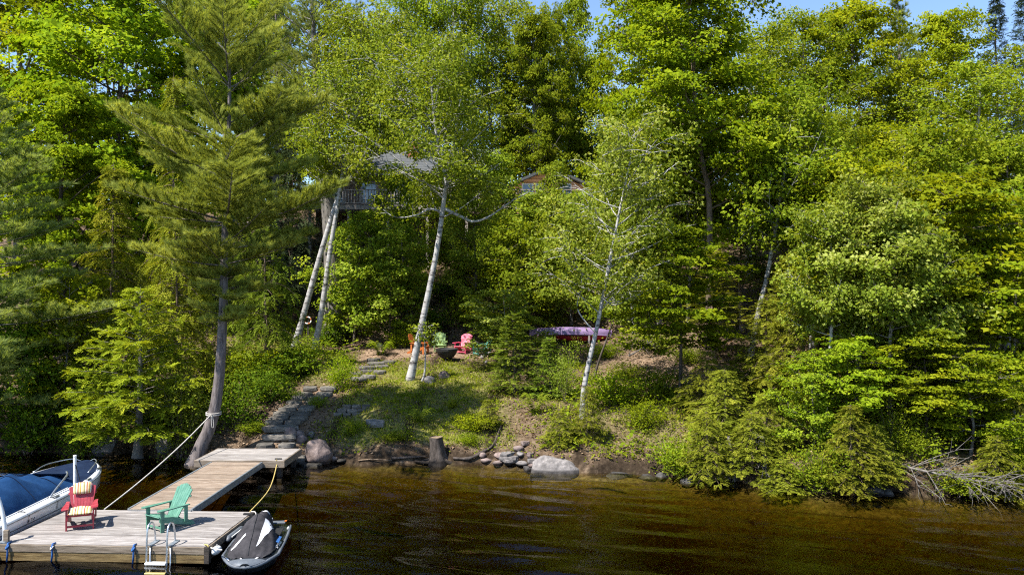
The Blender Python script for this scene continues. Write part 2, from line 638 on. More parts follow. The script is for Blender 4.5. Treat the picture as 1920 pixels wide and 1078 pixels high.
# ------------------------------------------------------------------ lake
def wave_height(X, Y):
    """Long low ripples running along the shore, crests slightly bent."""
    r = np.random.default_rng(5)
    h = np.zeros_like(X)
    for _ in range(26):
        lam = r.uniform(0.28, 1.5)
        ang = r.normal(math.radians(76), 0.20)
        k = 2 * math.pi / lam
        amp = 0.0070 * lam * r.uniform(0.5, 1.2)
        h += amp * np.sin(k * (X * math.cos(ang) + Y * math.sin(ang)) + r.uniform(0, 6.28) + 0.6 * np.sin(0.5 * X + r.uniform(0, 6)))
    patch = 0.55 + 0.45 * np.sin(0.45 * X + 0.8 * np.sin(0.35 * Y)) * np.sin(0.6 * Y + 0.2 * X)
    return h * (0.45 + 0.75 * patch)


def build_water():
    xs = np.concatenate([np.linspace(-150, -17, 12, endpoint=False), np.linspace(-17, 17, 420), np.linspace(17, 150, 13)[1:]])
    ys = np.concatenate([np.linspace(-118, 11, 12, endpoint=False), np.linspace(11, 29, 300), np.linspace(29, 60, 8)[1:]])
    X, Y = np.meshgrid(xs, ys)
    Z = wave_height(X, Y) * ((np.abs(X) < 17) & (Y > 11) & (Y < 29))
    nx, ny = len(xs), len(ys)
    top = np.stack([X, Y, Z], -1).reshape(-1, 3)
    I, J = np.meshgrid(np.arange(nx - 1), np.arange(ny - 1))
    a = (J * nx + I).ravel()
    f = [np.stack([a, a + 1, a + nx + 1, a + nx], 1)]
    # walls and floor close the body of water
    loop = np.concatenate([np.arange(nx), np.arange(1, ny) * nx + nx - 1, (ny - 1) * nx + np.arange(nx - 2, -1, -1), np.arange(ny - 2, 0, -1) * nx])
    low = top[loop].copy()
    low[:, 2] = -8.0
    n0 = len(top)
    k = len(loop)
    idx = np.arange(k)
    nxt = (idx + 1) % k
    f.append(np.stack([loop[idx], n0 + idx, n0 + nxt, loop[nxt]], 1))
    corners = np.array([[-150, -118, -8.0], [150, -118, -8.0], [150, 60, -8.0], [-150, 60, -8.0]])
    verts = np.vstack([top, low, corners])
    c0 = n0 + k
    f.append(np.array([[c0 + 3, c0 + 2, c0 + 1, c0]]))
    m, nt, out = new_mat('lake_water')
    lw = nd(nt, 'ShaderNodeFresnel')
    lw.inputs['IOR'].default_value = 1.33
    tr = nd(nt, 'ShaderNodeBsdfTransparent')
    gl = nd(nt, 'ShaderNodeBsdfGlossy')
    gl.inputs['Roughness'].default_value = 0.015
    v = coords(nt, (1, 2.6, 1), False)
    n1 = nd(nt, 'ShaderNodeTexNoise')
    n1.inputs['Scale'].default_value = 2.6
    n1.inputs['Detail'].default_value = 5
    n1.inputs['Roughness'].default_value = 0.55
    nt.links.new(v, n1.inputs['Vector'])
    bp = nd(nt, 'ShaderNodeBump')
    bp.inputs['Strength'].default_value = 0.22
    bp.inputs['Distance'].default_value = 0.05
    nt.links.new(n1.outputs['Fac'], bp.inputs['Height'])
    nt.links.new(bp.outputs['Normal'], gl.inputs['Normal'])
    nt.links.new(bp.outputs['Normal'], lw.inputs['Normal'])
    mx = nd(nt, 'ShaderNodeMixShader')
    nt.links.new(lw.outputs[0], mx.inputs[0])
    nt.links.new(tr.outputs[0], mx.inputs[1])
    nt.links.new(gl.outputs[0], mx.inputs[2])
    nt.links.new(mx.outputs[0], out.inputs['Surface'])
    va = nd(nt, 'ShaderNodeVolumeAbsorption')
    va.inputs['Color'].default_value = (0.68, 0.595, 0.18, 1)
    va.inputs['Density'].default_value = 2.4
    nt.links.new(va.outputs[0], out.inputs['Volume'])
    me = arrays_mesh('lake_water', verts, np.concatenate(f), m, smooth=True)
    o = link('lake_water', me)
    tag(o, 'brown rippled lake water, clear over the shallows', 'water', kind='structure')


# ------------------------------------------------------------------ tree makers
def unit(a):
    return a / (np.linalg.norm(a, axis=-1, keepdims=True) + 1e-9)


def leaf_quads(rng, pos, normal, size, width=0.62, fold=0.18):
    """One folded diamond per leaf."""
    n = len(pos)
    normal = unit(normal)
    rnd = rng.normal(size=(n, 3))
    t = unit(np.cross(normal, rnd))
    b = np.cross(normal, t)
    L = (size * rng.uniform(0.5, 1.38, n))[:, None]
    W = L * width
    a0 = pos - t * L * 0.5
    a2 = pos + t * L * 0.5 - normal * L * 0.10
    lift = normal * L * fold
    a1 = pos + b * W * 0.5 + lift - t * L * 0.05
    a3 = pos - b * W * 0.5 + lift - t * L * 0.05
    v = np.stack([a0, a1, a2, a3], 1).reshape(-1, 3)
    f = np.arange(n * 4).reshape(n, 4)
    return v, f


class Crown:
    def __init__(self):
        self.v, self.f, self.t, self.n = [], [], [], 0

    def add(self, v, f, t):
        self.v.append(v)
        self.f.append(f + self.n)
        self.t.append(t)
        self.n += len(v)

    def mesh(self, name, mat):
        return arrays_mesh(name, np.concatenate(self.v), np.concatenate(self.f), mat, np.concatenate(self.t))


def bez(p0, p1, p2, n):
    t = np.linspace(0, 1, n)[:, None]
    return (1 - t) ** 2 * p0 + 2 * t * (1 - t) * p1 + t ** 2 * p2


PROTO = {}


def default_trunk(rng, H, bend, n=10, frac=0.95):
    z = np.linspace(0, H * frac, n)
    ph = rng.uniform(0, 6.28, 4)
    x = bend * (np.sin(z * 0.55 + ph[0]) - math.sin(ph[0])) + bend * 0.4 * (np.sin(z * 1.3 + ph[1]) - math.sin(ph[1]))
    y = bend * (np.sin(z * 0.50 + ph[2]) - math.sin(ph[2])) + bend * 0.4 * (np.sin(z * 1.1 + ph[3]) - math.sin(ph[3]))
    return np.stack([x, y, z], 1)


def hardwood(key, seed, H, z0, R, r0=0.14, nl=34, subs=7, nleaf=42, ls=0.11, cr=0.42, flat=0.6, up=0.7,
             trunk=None, bend=0.10, bark=None, leaf=None, width=0.62, peak=0.42, top=1.02, rise=(0.3, 0.85), limbs=(),
             twig_leaf=True, offset=(0, 0), sector=None, droop=0.0, root=None, gaps=()):
    rng = np.random.default_rng(seed)
    wood, crown = Wood(), Crown()
    tp = smooth_path(trunk, 18) if trunk is not None else default_trunk(rng, H, bend)
    tt = np.linspace(0, 1, len(tp))
    rad = r0 * np.clip(1 - 0.88 * tt, 0.05, 1) ** 0.9
    rad[0] *= 1.3
    wood.tube(tp, rad, 10)

    def at(z):
        return np.array([np.interp(z, tp[:, 2], tp[:, 0]), np.interp(z, tp[:, 2], tp[:, 1]), z])

    lump = rng.uniform(0.55, 1.18, (5, 8))
    centres, axis_out, radii = [], [], []
    for i in range(nl):
        t = (i + rng.uniform(0.1, 0.9)) / nl
        phi = i * 2.39996 + rng.uniform(-0.5, 0.5)
        if sector is not None:
            phi = sector[0] + (phi % (2 * math.pi)) / (2 * math.pi) * sector[1]
        e = (t - peak) / ((peak + 0.25) if t < peak else (top - peak))
        rr = R * math.sqrt(max(0.02, 1 - e * e)) * lump[int(t * 4.99), int((phi % 6.283) / 6.284 * 8)] * rng.uniform(0.85, 1.08)
        ze = z0 + t * (H - z0)
        zs = min(max(z0 * 0.75, ze - rr * rng.uniform(*rise)), tp[-1, 2] * 0.98)
        s = at(zs)
        c = at(min(ze, tp[-1, 2]))
        end = np.array([c[0] + offset[0] * t + math.cos(phi) * rr, c[1] + offset[1] * t + math.sin(phi) * rr, ze])
        mid = s + (end - s) * np.array([0.55, 0.55, 0.25 if rng.random() < 0.7 else 0.7]) + rng.normal(0, 0.12, 3) * rr * 0.35
        lp = bez(s, mid, end, 6)
        lr = r0 * 0.24 * (rr / R) ** 0.6
        wood.tube(lp, np.linspace(lr, 0.008, 6), 5)
        out = np.array([math.cos(phi), math.sin(phi), 0.15])
        for j in range(subs):
            u = rng.uniform(0.28, 1.0)
            k = u * 5
            a = int(min(k, 4))
            base = lp[a] + (lp[a + 1] - lp[a]) * (k - a)
            d = rng.normal(0, 1, 3) * np.array([1, 1, 0.45]) + out * 0.6 + np.array([0, 0, 0.15 - droop])
            d = d / np.linalg.norm(d)
            ln = R * rng.uniform(0.12, 0.30) + 0.15
            tip = base + d * ln
            if twig_leaf:
                wood.tube(np.array([base, base + d * ln * 0.55 + np.array([0, 0, 0.04]), tip]), np.array([0.012, 0.008, 0.004]), 3)
            centres.append(tip)
            radii.append(cr * rng.uniform(0.7, 1.25))
            axis_out.append(out)
            if rng.random() < 0.6:
                centres.append(base + d * ln * 0.5)
                radii.append(cr * rng.uniform(0.5, 0.9))
                axis_out.append(out)
    for pts, rb, rt in limbs:
        lp = smooth_path(pts, 12)
        wood.tube(lp, np.linspace(rb, rt, 12), 7)
        for j in range(7):
            base = lp[rng.integers(5, 12)]
            d = rng.normal(0, 1, 3) * np.array([1, 1, 0.5]) + np.array([0, 0, 0.4])
            d /= np.linalg.norm(d)
            tip = base + d * rng.uniform(0.4, 0.9)
            wood.tube(np.array([base, (base + tip) / 2, tip]), np.array([0.014, 0.009, 0.004]), 3)
            centres.append(tip)
            radii.append(cr * rng.uniform(0.7, 1.1))
            axis_out.append(np.array([0, 0, 1.0]))
    C = np.array(centres)
    Rr = np.array(radii)
    O = np.array(axis_out)
    ctone = rng.normal(0, 0.16, len(C))
    cnt = np.maximum(6, (1.2 * nleaf * (Rr / cr) ** 1.6 * rng.uniform(0.7, 1.3, len(C))).astype(int))
    idx = np.repeat(np.arange(len(C)), cnt)
    n = len(idx)
    g = rng.normal(0, 1, (n, 3))
    g = g / np.maximum(1, np.linalg.norm(g, axis=1, keepdims=True) / 1.7)
    g[:, 2] = g[:, 2] * flat - 0.22 * (g[:, 0] ** 2 + g[:, 1] ** 2) * (0.4 if flat < 0.45 else 0.15)
    pos = C[idx] + g * Rr[idx][:, None] * 0.75
    if root is not None and gaps:
        w = pos + np.array(root)
        px = 960 + w[:, 0] / w[:, 1] * FPX
        py = HORIZON - (w[:, 2] - CAM_H) / w[:, 1] * FPX
        keep = np.ones(n, bool)
        for gx, gy, rx, ry in gaps:
            keep &= ((px - gx) / rx) ** 2 + ((py - gy) / ry) ** 2 > rng.uniform(0.45, 1.25, n)
        pos, idx, g = pos[keep], idx[keep], g[keep]
        n = len(pos)
    nor = rng.normal(0, 0.55, (n, 3)) + np.array([0, 0, up]) + O[idx] * 0.65
    v, f = leaf_quads(rng, pos, nor, ls * 1.18, width)
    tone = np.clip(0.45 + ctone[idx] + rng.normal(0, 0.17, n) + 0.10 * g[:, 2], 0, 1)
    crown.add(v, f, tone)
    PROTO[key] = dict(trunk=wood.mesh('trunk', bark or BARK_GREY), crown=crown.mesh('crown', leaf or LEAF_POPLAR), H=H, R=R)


def tuft_template(rng, k=18, L=0.14, w=0.011, cone=1.0):
    vs = []
    for i in range(k):
        a = rng.uniform(0, 6.283)
        s = rng.uniform(0.15, cone)
        d = np.array([1.0, math.cos(a) * s, math.sin(a) * s + 0.25])
        d /= np.linalg.norm(d)
        side = np.cross(d, rng.normal(size=3))
        side /= np.linalg.norm(side)
        l = L * rng.uniform(0.75, 1.2)
        off = np.array([rng.uniform(-0.05, 0.05), 0, 0])
        vs += [off - side * w * 0.5, off + side * w * 0.5, off + d * l]
    return np.array(vs).reshape(k, 3, 3)


def spray_template(rng, L=0.34, pairs=6, tw=0.105, w=0.030, ang=0.95, flatness=0.012, droop=0.18):
    """A flat frond of short needle-bearing twiglets."""
    tri = []
    for i in range(pairs):
        u = (i + 0.35) / pairs
        x = u * L
        z = -droop * u * u * L
        l = tw * (1.0 - 0.62 * u) * 1.15
        for s in (-1, 1):
            d = np.array([math.cos(ang), s * math.sin(ang), rng.normal(0, 0.18)])
            d /= np.linalg.norm(d)
            p0 = np.array([x, 0, z])
            q = np.array([-d[1], d[0], 0]) * w * 0.5
            mid = p0 + d * l * 0.45
            end = p0 + d * l + np.array([0, 0, -0.012])
            tri.append([p0, mid - q, end])
            tri.append([p0, end, mid + q])
    tip = np.array([L * 1.1, 0, -droop * L])
    b = np.array([L * 0.70, 0, -droop * 0.5 * L])
    tri.append([b + np.array([0, w * 0.5, 0]), b - np.array([0, w * 0.5, 0]), tip])
    return np.array(tri)


def conifer(key, seed, H, z0, R, kind, r0=0.16, trunk=None, spacing=0.42, per=4, bark=None, leaf=None, gap=0.0, shape=1.15,
            elem=0.15, blet=0.17, dead_to=0.0, size=1.0, layers=None, bend=0.05, only=None, side=None):
    """kind: pine, hemlock, fir, spruce or cedar."""
    rng = np.random.default_rng(seed)
    wood, crown = Wood(), Crown()
    tp = smooth_path(trunk, 20) if trunk is not None else default_trunk(rng, H, bend, 12, 0.99)
    tt = np.linspace(0, 1, len(tp))
    rad = r0 * np.clip(1 - 0.95 * tt, 0.03, 1)
    rad[0] *= 1.5
    rad[1] *= 1.1
    wood.tube(tp, rad, 12)
    if kind == 'pine':
        A, B, fan, blr, up = 0.10, 0.10, 0.95, 0.50, 0.35
        temps = [tuft_template(rng, 28, 0.185 * size, 0.0145 * size) for _ in range(4)]
    elif kind == 'hemlock':
        A, B, fan, blr, up = 0.22, -0.42, 0.95, 0.42, -0.1
        temps = [spray_template(rng, 0.30 * size, 6, 0.105 * size, 0.034 * size, 0.9, droop=0.35) for _ in range(4)]
    elif kind == 'cedar':
        A, B, fan, blr, up = 0.30, -0.15, 0.9, 0.42, 0.1
        temps = [spray_template(rng, 0.26 * size, 5, 0.115 * size, 0.042 * size, 0.75, droop=0.3) for _ in range(4)]
    elif kind == 'fir':
        A, B, fan, blr, up = 0.10, -0.10, 0.95, 0.45, 0.0
        temps = [spray_template(rng, 0.28 * size, 6, 0.09 * size, 0.035 * size, 0.95, droop=0.05) for _ in range(4)]
    else:
        A, B, fan, blr, up = -0.22, 0.22, 0.95, 0.38, -0.15
        temps = [spray_template(rng, 0.34 * size, 6, 0.11 * size, 0.042 * size, 0.95, droop=0.25) for _ in range(4)]

    def at(z):
        return np.array([np.interp(z, tp[:, 2], tp[:, 0]), np.interp(z, tp[:, 2], tp[:, 1]), z])

    zs = []
    if layers is not None:
        for z, Lz, np_ in layers:
            for q in range(np_):
                zs.append((z + rng.normal(0, 0.10), Lz * rng.uniform(0.45, 1.15), q / np_ * 6.283 + rng.uniform(-0.3, 0.3) + z * 1.7))
    else:
        z = z0
        while z < H * 0.985:
            t = (z - z0) / (H - z0)
            env = R * max(0.05, (1 - t ** shape)) * (0.72 + 0.28 * min(1, t * 6 + 0.25))
            if kind == 'pine':
                env *= rng.uniform(0.55, 1.1)
            if rng.random() > gap:
                p0 = rng.uniform(0, 6.283)
                for q in range(per):
                    zs.append((z + rng.normal(0, spacing * 0.25), env * rng.uniform(0.66, 1.08), p0 + q / per * 6.283 + rng.uniform(-0.35, 0.35)))
            z += spacing * rng.uniform(0.75, 1.25) * (1.0 - 0.45 * t)
    POS, DIR, TONE = [], [], []
    for (z, L, phi) in zs:
        if side is not None:
            phi = side[0] + ((phi % 6.283) / 6.283 - 0.5) * side[1]
        s = at(min(max(z, 0.1), H * 0.99))
        h = np.array([math.cos(phi), math.sin(phi), 0.0])
        tfrac = z / H
        a = A + ((0.9 if kind == 'pine' else 0.35) * max(0, tfrac - 0.5) * 2 if kind in ('pine', 'fir', 'cedar') else 0.0) + rng.normal(0, 0.10 if kind == 'pine' else 0.06)
        b = B + rng.normal(0, 0.05)
        u = np.linspace(0, 1, 6)
        wob = rng.normal(0, 0.05) * L
        lat = np.array([-h[1], h[0], 0])
        bp = s + h * (u * L)[:, None] + np.array([0, 0, 1]) * ((a * u + b * u * u) * L)[:, None] + lat * (np.sin(u * 3) * wob)[:, None]
        wood.tube(bp, np.linspace(max(0.012, r0 * 0.16 * L / max(R, 0.1)), 0.006, 6), 4)
        btone = rng.normal(0, 0.13)
        nb = max(3, int(L * 0.8 / blet))
        for q in range(nb):
            uu = 0.22 + 0.78 * (q + rng.uniform(0.1, 0.9)) / nb
            k = uu * 5
            i0 = int(min(k, 4))
            base = bp[i0] + (bp[i0 + 1] - bp[i0]) * (k - i0)
            tang = bp[i0 + 1] - bp[i0]
            tang = tang / np.linalg.norm(tang)
            for sg in (-1, 1):
                l = L * blr * (1.05 - 0.85 * uu) * rng.uniform(0.6, 1.15) + 0.10
                an = fan * rng.uniform(0.7, 1.15)
                d = tang * math.cos(an) + sg * lat * math.sin(an) + np.array([0, 0, up * 0.3 + rng.normal(0, 0.12)])
                d = d / np.linalg.norm(d)
                m = max(1, int(round(l / elem)))
                w = (np.arange(m) + rng.uniform(0.3, 1.0)) / m
                pp = base + d * (w * l)[:, None]
                if kind == 'pine':
                    pp[:, 2] += 0.10 * w * l
                elif kind in ('hemlock', 'cedar', 'spruce'):
                    pp[:, 2] -= 0.30 * w * w * l
                POS.append(pp)
                dd = np.repeat(d[None, :], m, 0) + rng.normal(0, 0.36, (m, 3))
                if kind == 'pine':
                    dd[:, 2] += 0.45
                DIR.append(dd)
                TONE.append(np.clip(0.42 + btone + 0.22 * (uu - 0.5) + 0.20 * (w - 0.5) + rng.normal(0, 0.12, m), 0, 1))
        POS.append(bp[-1:])
        DIR.append(tang[None, :])
        TONE.append(np.array([0.6]))
    for _ in range(int(dead_to * 18)):
        z = rng.uniform(0.6, max(0.7, z0))
        phi = rng.uniform(0, 6.283)
        h = np.array([math.cos(phi), math.sin(phi), rng.uniform(-0.5, 0.1)])
        s = at(z)
        L = rng.uniform(0.4, 0.6 * R + 0.3)
        wood.tube(np.array([s, s + h * L * 0.5, s + h * L + np.array([0, 0, -0.08 * L])]), np.array([0.015, 0.010, 0.004]), 3)
    POS = np.concatenate(POS)
    DIR = unit(np.concatenate(DIR))
    TONE = np.concatenate(TONE)
    n = len(POS)
    upv = np.array([0, 0, 1.0]) + rng.normal(0, 0.25, (n, 3))
    sidev = unit(np.cross(upv, DIR))
    upv = np.cross(DIR, sidev)
    pick = rng.integers(0, len(temps), n)
    scl = rng.uniform(0.8, 1.2, n)
    for k, T in enumerate(temps):
        m = pick == k
        if not m.any():
            continue
        nt_ = T.shape[0]
        T2 = T.reshape(-1, 3)
        v = (POS[m][:, None, :] + (T2[None, :, 0:1] * DIR[m][:, None, :] + T2[None, :, 1:2] * sidev[m][:, None, :]
                                   + T2[None, :, 2:3] * upv[m][:, None, :]) * scl[m][:, None, None]).reshape(-1, 3)
        f = np.arange(len(v)).reshape(-1, 3)
        t = np.repeat(TONE[m], nt_) + rng.normal(0, 0.07, m.sum() * nt_)
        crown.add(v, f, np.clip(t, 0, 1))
    PROTO[key] = dict(trunk=wood.mesh('trunk', bark or BARK_DARK), crown=crown.mesh('crown', leaf or NEEDLE_HEMLOCK), H=H, R=R)


def shrub(key, seed, H, R, n_stems=9, nleaf=26, ls=0.085, cr=0.22, leaf=None, up=0.6, flat=0.8, width=0.6):
    rng = np.random.default_rng(seed)
    wood, crown = Wood(), Crown()
    C, Rr = [], []
    for i in range(n_stems):
        phi = i * 2.4 + rng.uniform(-0.4, 0.4)
        r = R * math.sqrt(rng.uniform(0.05, 1.0)) * 0.85
        h = H * rng.uniform(0.6, 1.0) * (1 - 0.35 * (r / R) ** 2)
        end = np.array([math.cos(phi) * r, math.sin(phi) * r, h])
        mid = end * np.array([0.35, 0.35, 0.6])
        lp = bez(np.array([rng.normal(0, 0.05), rng.normal(0, 0.05), -0.1]), mid, end, 5)
        wood.tube(lp, np.linspace(0.016, 0.004, 5), 4)
        for j in range(9):
            u = rng.uniform(0.25, 1.0)
            a = int(min(u * 4, 3))
            b = lp[a] + (lp[a + 1] - lp[a]) * (u * 4 - a)
            C.append(b + rng.normal(0, 1, 3) * np.array([R * 0.22, R * 0.22, H * 0.10]))
            Rr.append(cr * rng.uniform(0.7, 1.3))
    C, Rr = np.array(C), np.array(Rr)
    C[:, 2] = np.maximum(C[:, 2], 0.08)
    ct = rng.normal(0, 0.15, len(C))
    idx = np.repeat(np.arange(len(C)), nleaf)
    n = len(idx)
    g = rng.normal(0, 0.7, (n, 3)) * np.array([1, 1, flat])
    pos = C[idx] + g * Rr[idx][:, None]
    nor = rng.normal(0, 0.55, (n, 3)) + np.array([0, 0, up])
    v, f = leaf_quads(rng, pos, nor, ls, width)
    crown.add(v, f, np.clip(0.45 + ct[idx] + rng.normal(0, 0.17, n), 0, 1))
    PROTO[key] = dict(trunk=wood.mesh('stems', BARK_BROWN), crown=crown.mesh('foliage', leaf or LEAF_POPLAR), H=H, R=R)


def fern_clump(key, seed, H, R, n=34, leaf=None):
    """Arching fronds from one root."""
    rng = np.random.default_rng(seed)
    crown = Crown()
    for i in range(n):
        phi = rng.uniform(0, 6.283)
        L = R * rng.uniform(0.7, 1.25)
        hh = H * rng.uniform(0.55, 1.0)
        h = np.array([math.cos(phi), math.sin(phi), 0])
        lat = np.array([-h[1], h[0], 0])
        m = 12
        u = (np.arange(m) + 0.5) / m
        p = h * (u * L)[:, None] + np.array([0, 0, 1]) * (hh * np.sin(u * 2.3))[:, None]
        for sg in (-1, 1):
            l = 0.16 * (1.05 - u)[:, None] * R + 0.03
            w = 0.035
            d = lat * sg + h * 0.35 + np.array([0, 0, -0.25])
            a = p
            b = p + d * l
            c = p + h * w + d * l * 0.4
            e = p - h * w + d * l * 0.4
            v = np.stack([a, c, b, e], 1).reshape(-1, 3)
            crown.add(v, np.arange(m * 4).reshape(m, 4), np.clip(0.5 + 0.3 * (u - 0.5) + rng.normal(0, 0.15), 0, 1))
    wood = Wood()
    wood.tube(np.array([[0, 0, -0.1], [0, 0, 0.05], [0, 0, 0.1]]), np.array([0.05, 0.05, 0.03]), 6)
    PROTO[key] = dict(trunk=wood.mesh('stems', BARK_BROWN), crown=crown.mesh('foliage', leaf or LEAF_MAPLE), H=H, R=R)


def plant(key, name, label, cat, loc, H=None, R=None, rz=0.0, leaf=None, bark=None, group=None, tilt=(0, 0)):
    p = PROTO[key]
    o = thing(name, label, cat, loc, rz, group)
    o.rotation_euler = (tilt[0], tilt[1], rz)
    o.scale = ((R or p['R']) / p['R'], (R or p['R']) / p['R'], (H or p['H']) / p['H'])
    shrubby = p['crown'].name.startswith('foliage')
    for nm, me, mt in (('stems' if shrubby else 'trunk', p['trunk'], bark), ('foliage' if shrubby else 'crown', p['crown'], leaf)):
        c = link(nm, me, o)
        if mt is not None:
            c.material_slots[0].link = 'OBJECT'
            c.material_slots[0].material = mt
    return o


def tree_at(key, name, label, px, y, py_top, R, rz=0.0, leaf=None, bark=None, cat='tree', group=None):
    loc = on_ground(px, y, 0.12)
    top = CAM_H + (HORIZON - py_top) / FPX * y
    return plant(key, name, label, cat, loc, top - loc.z, R, rz, leaf, bark, group)


def trunk_from_pixels(pts, y, base):
    """Trunk line seen in the photograph, at one distance, relative to its base."""
    return [tuple(P(a, b, y + (c[0] if c else 0)) - base) for a, b, *c in pts]


# ------------------------------------------------------------------ forest
def make_prototypes():
    hardwood('maple_a', 11, 16.0, 3.2, 5.6, 0.24, nl=46, subs=9, nleaf=52, ls=0.19, cr=0.62, flat=0.34, up=1.0, leaf=LEAF_MAPLE, bark=BARK_DARK, width=0.85)
    hardwood('maple_b', 12, 15.0, 4.0, 4.4, 0.22, nl=44, subs=8, nleaf=50, ls=0.18, cr=0.56, flat=0.36, up=0.95, leaf=LEAF_MAPLE, bark=BARK_GREY, width=0.85)
    hardwood('poplar_a', 13, 15.0, 3.5, 3.6, 0.18, nl=48, subs=8, nleaf=44, ls=0.13, cr=0.50, flat=0.65, up=0.6, leaf=LEAF_POPLAR, bark=BARK_GREY, width=0.75)
    hardwood('poplar_b', 14, 14.0, 2.5, 3.4, 0.17, nl=46, subs=8, nleaf=44, ls=0.13, cr=0.50, flat=0.65, up=0.6, leaf=LEAF_POPLAR, bark=BARK_BIRCH, width=0.75, bend=0.2)
    hardwood('sapling_a', 15, 6.0, 0.9, 2.0, 0.07, nl=30, subs=7, nleaf=34, ls=0.12, cr=0.34, flat=0.5, up=0.8, leaf=LEAF_POPLAR, bark=BARK_GREY, width=0.7, bend=0.14)
    hardwood('sapling_b', 16, 6.5, 1.4, 2.1, 0.07, nl=28, subs=7, nleaf=34, ls=0.12, cr=0.33, flat=0.4, up=0.9, leaf=LEAF_MAPLE, bark=BARK_GREY, width=0.8, bend=0.12)
    hardwood('layered', 17, 6.5, 2.2, 2.4, 0.075, nl=26, subs=9, nleaf=40, ls=0.12, cr=0.36, flat=0.18, up=1.3, leaf=LEAF_MAPLE, bark=BARK_DARK, width=0.75, rise=(0.0, 0.25), bend=0.05)
    conifer('pine_b', 21, 13.0, 1.2, 4.2, 'pine', 0.2, spacing=0.62, per=5, leaf=NEEDLE_PINE_BLUE, bark=BARK_PINE, shape=1.4, size=1.1, blet=0.20, elem=0.17)
    conifer('pine_far', 22, 16.0, 4.5, 2.9, 'pine', 0.26, spacing=0.7, per=5, leaf=NEEDLE_PINE_BLUE, bark=BARK_PINE, shape=1.5, size=1.5, blet=0.26, elem=0.22)
    conifer('hemlock_a', 23, 6.0, 0.5, 1.8, 'hemlock', 0.08, spacing=0.27, per=4, leaf=NEEDLE_HEMLOCK, bark=BARK_BROWN, blet=0.15, elem=0.135)
    conifer('hemlock_b', 24, 5.0, 0.4, 1.7, 'hemlock', 0.07, spacing=0.25, per=4, leaf=NEEDLE_HEMLOCK, bark=BARK_BROWN, gap=0.14, shape=1.4, blet=0.15, elem=0.135, dead_to=1.2)
    conifer('fir_a', 25, 4.6, 0.35, 1.5, 'fir', 0.06, spacing=0.24, per=5, leaf=NEEDLE_FIR, bark=BARK_DARK, blet=0.15, elem=0.14, shape=1.0)
    conifer('fir_b', 26, 7.5, 2.6, 1.6, 'fir', 0.09, spacing=0.30, per=5, leaf=NEEDLE_FIR, bark=BARK_BROWN, blet=0.16, elem=0.15, shape=1.1, dead_to=2.0)
    conifer('spruce', 27, 16.0, 2.0, 2.4, 'spruce', 0.2, spacing=0.42, per=5, leaf=NEEDLE_SPRUCE, bark=BARK_DARK, blet=0.26, elem=0.27, size=1.5, shape=1.1)
    conifer('cedar', 28, 5.4, 0.9, 2.3, 'cedar', 0.14, spacing=0.25, per=4, leaf=NEEDLE_CEDAR, bark=BARK_GREY, blet=0.14, elem=0.13, shape=1.6, gap=0.06)
    hardwood('slim', 18, 8.0, 1.4, 1.3, 0.08, nl=30, subs=7, nleaf=34, ls=0.125, cr=0.36, flat=0.6, up=0.6, leaf=LEAF_BIRCH, bark=BARK_GREY, width=0.72, bend=0.12)
    hardwood('pole', 19, 9.0, 4.2, 1.7, 0.10, nl=30, subs=7, nleaf=34, ls=0.125, cr=0.38, flat=0.6, up=0.6, leaf=LEAF_POPLAR, bark=BARK_GREY, width=0.72, bend=0.14)
    shrub('shrub_a', 31, 1.5, 0.9, 11, 26, 0.075, 0.20, LEAF_POPLAR)
    shrub('shrub_b', 32, 1.3, 1.0, 12, 26, 0.085, 0.22, LEAF_MAPLE, up=0.9, flat=0.5)
    shrub('shrub_c', 33, 2.2, 1.1, 12, 30, 0.065, 0.24, LEAF_PALE, up=0.4)
    fern_clump('fern', 34, 0.7, 0.75)


# openings in the crowns through which the cabin shows
ROOF_GAPS = [(735, 303, 44, 20), (800, 310, 24, 15), (655, 355, 14, 24), (905, 318, 12, 9), (998, 350, 34, 40), (1082, 345, 46, 26), (1105, 625, 40, 12)]


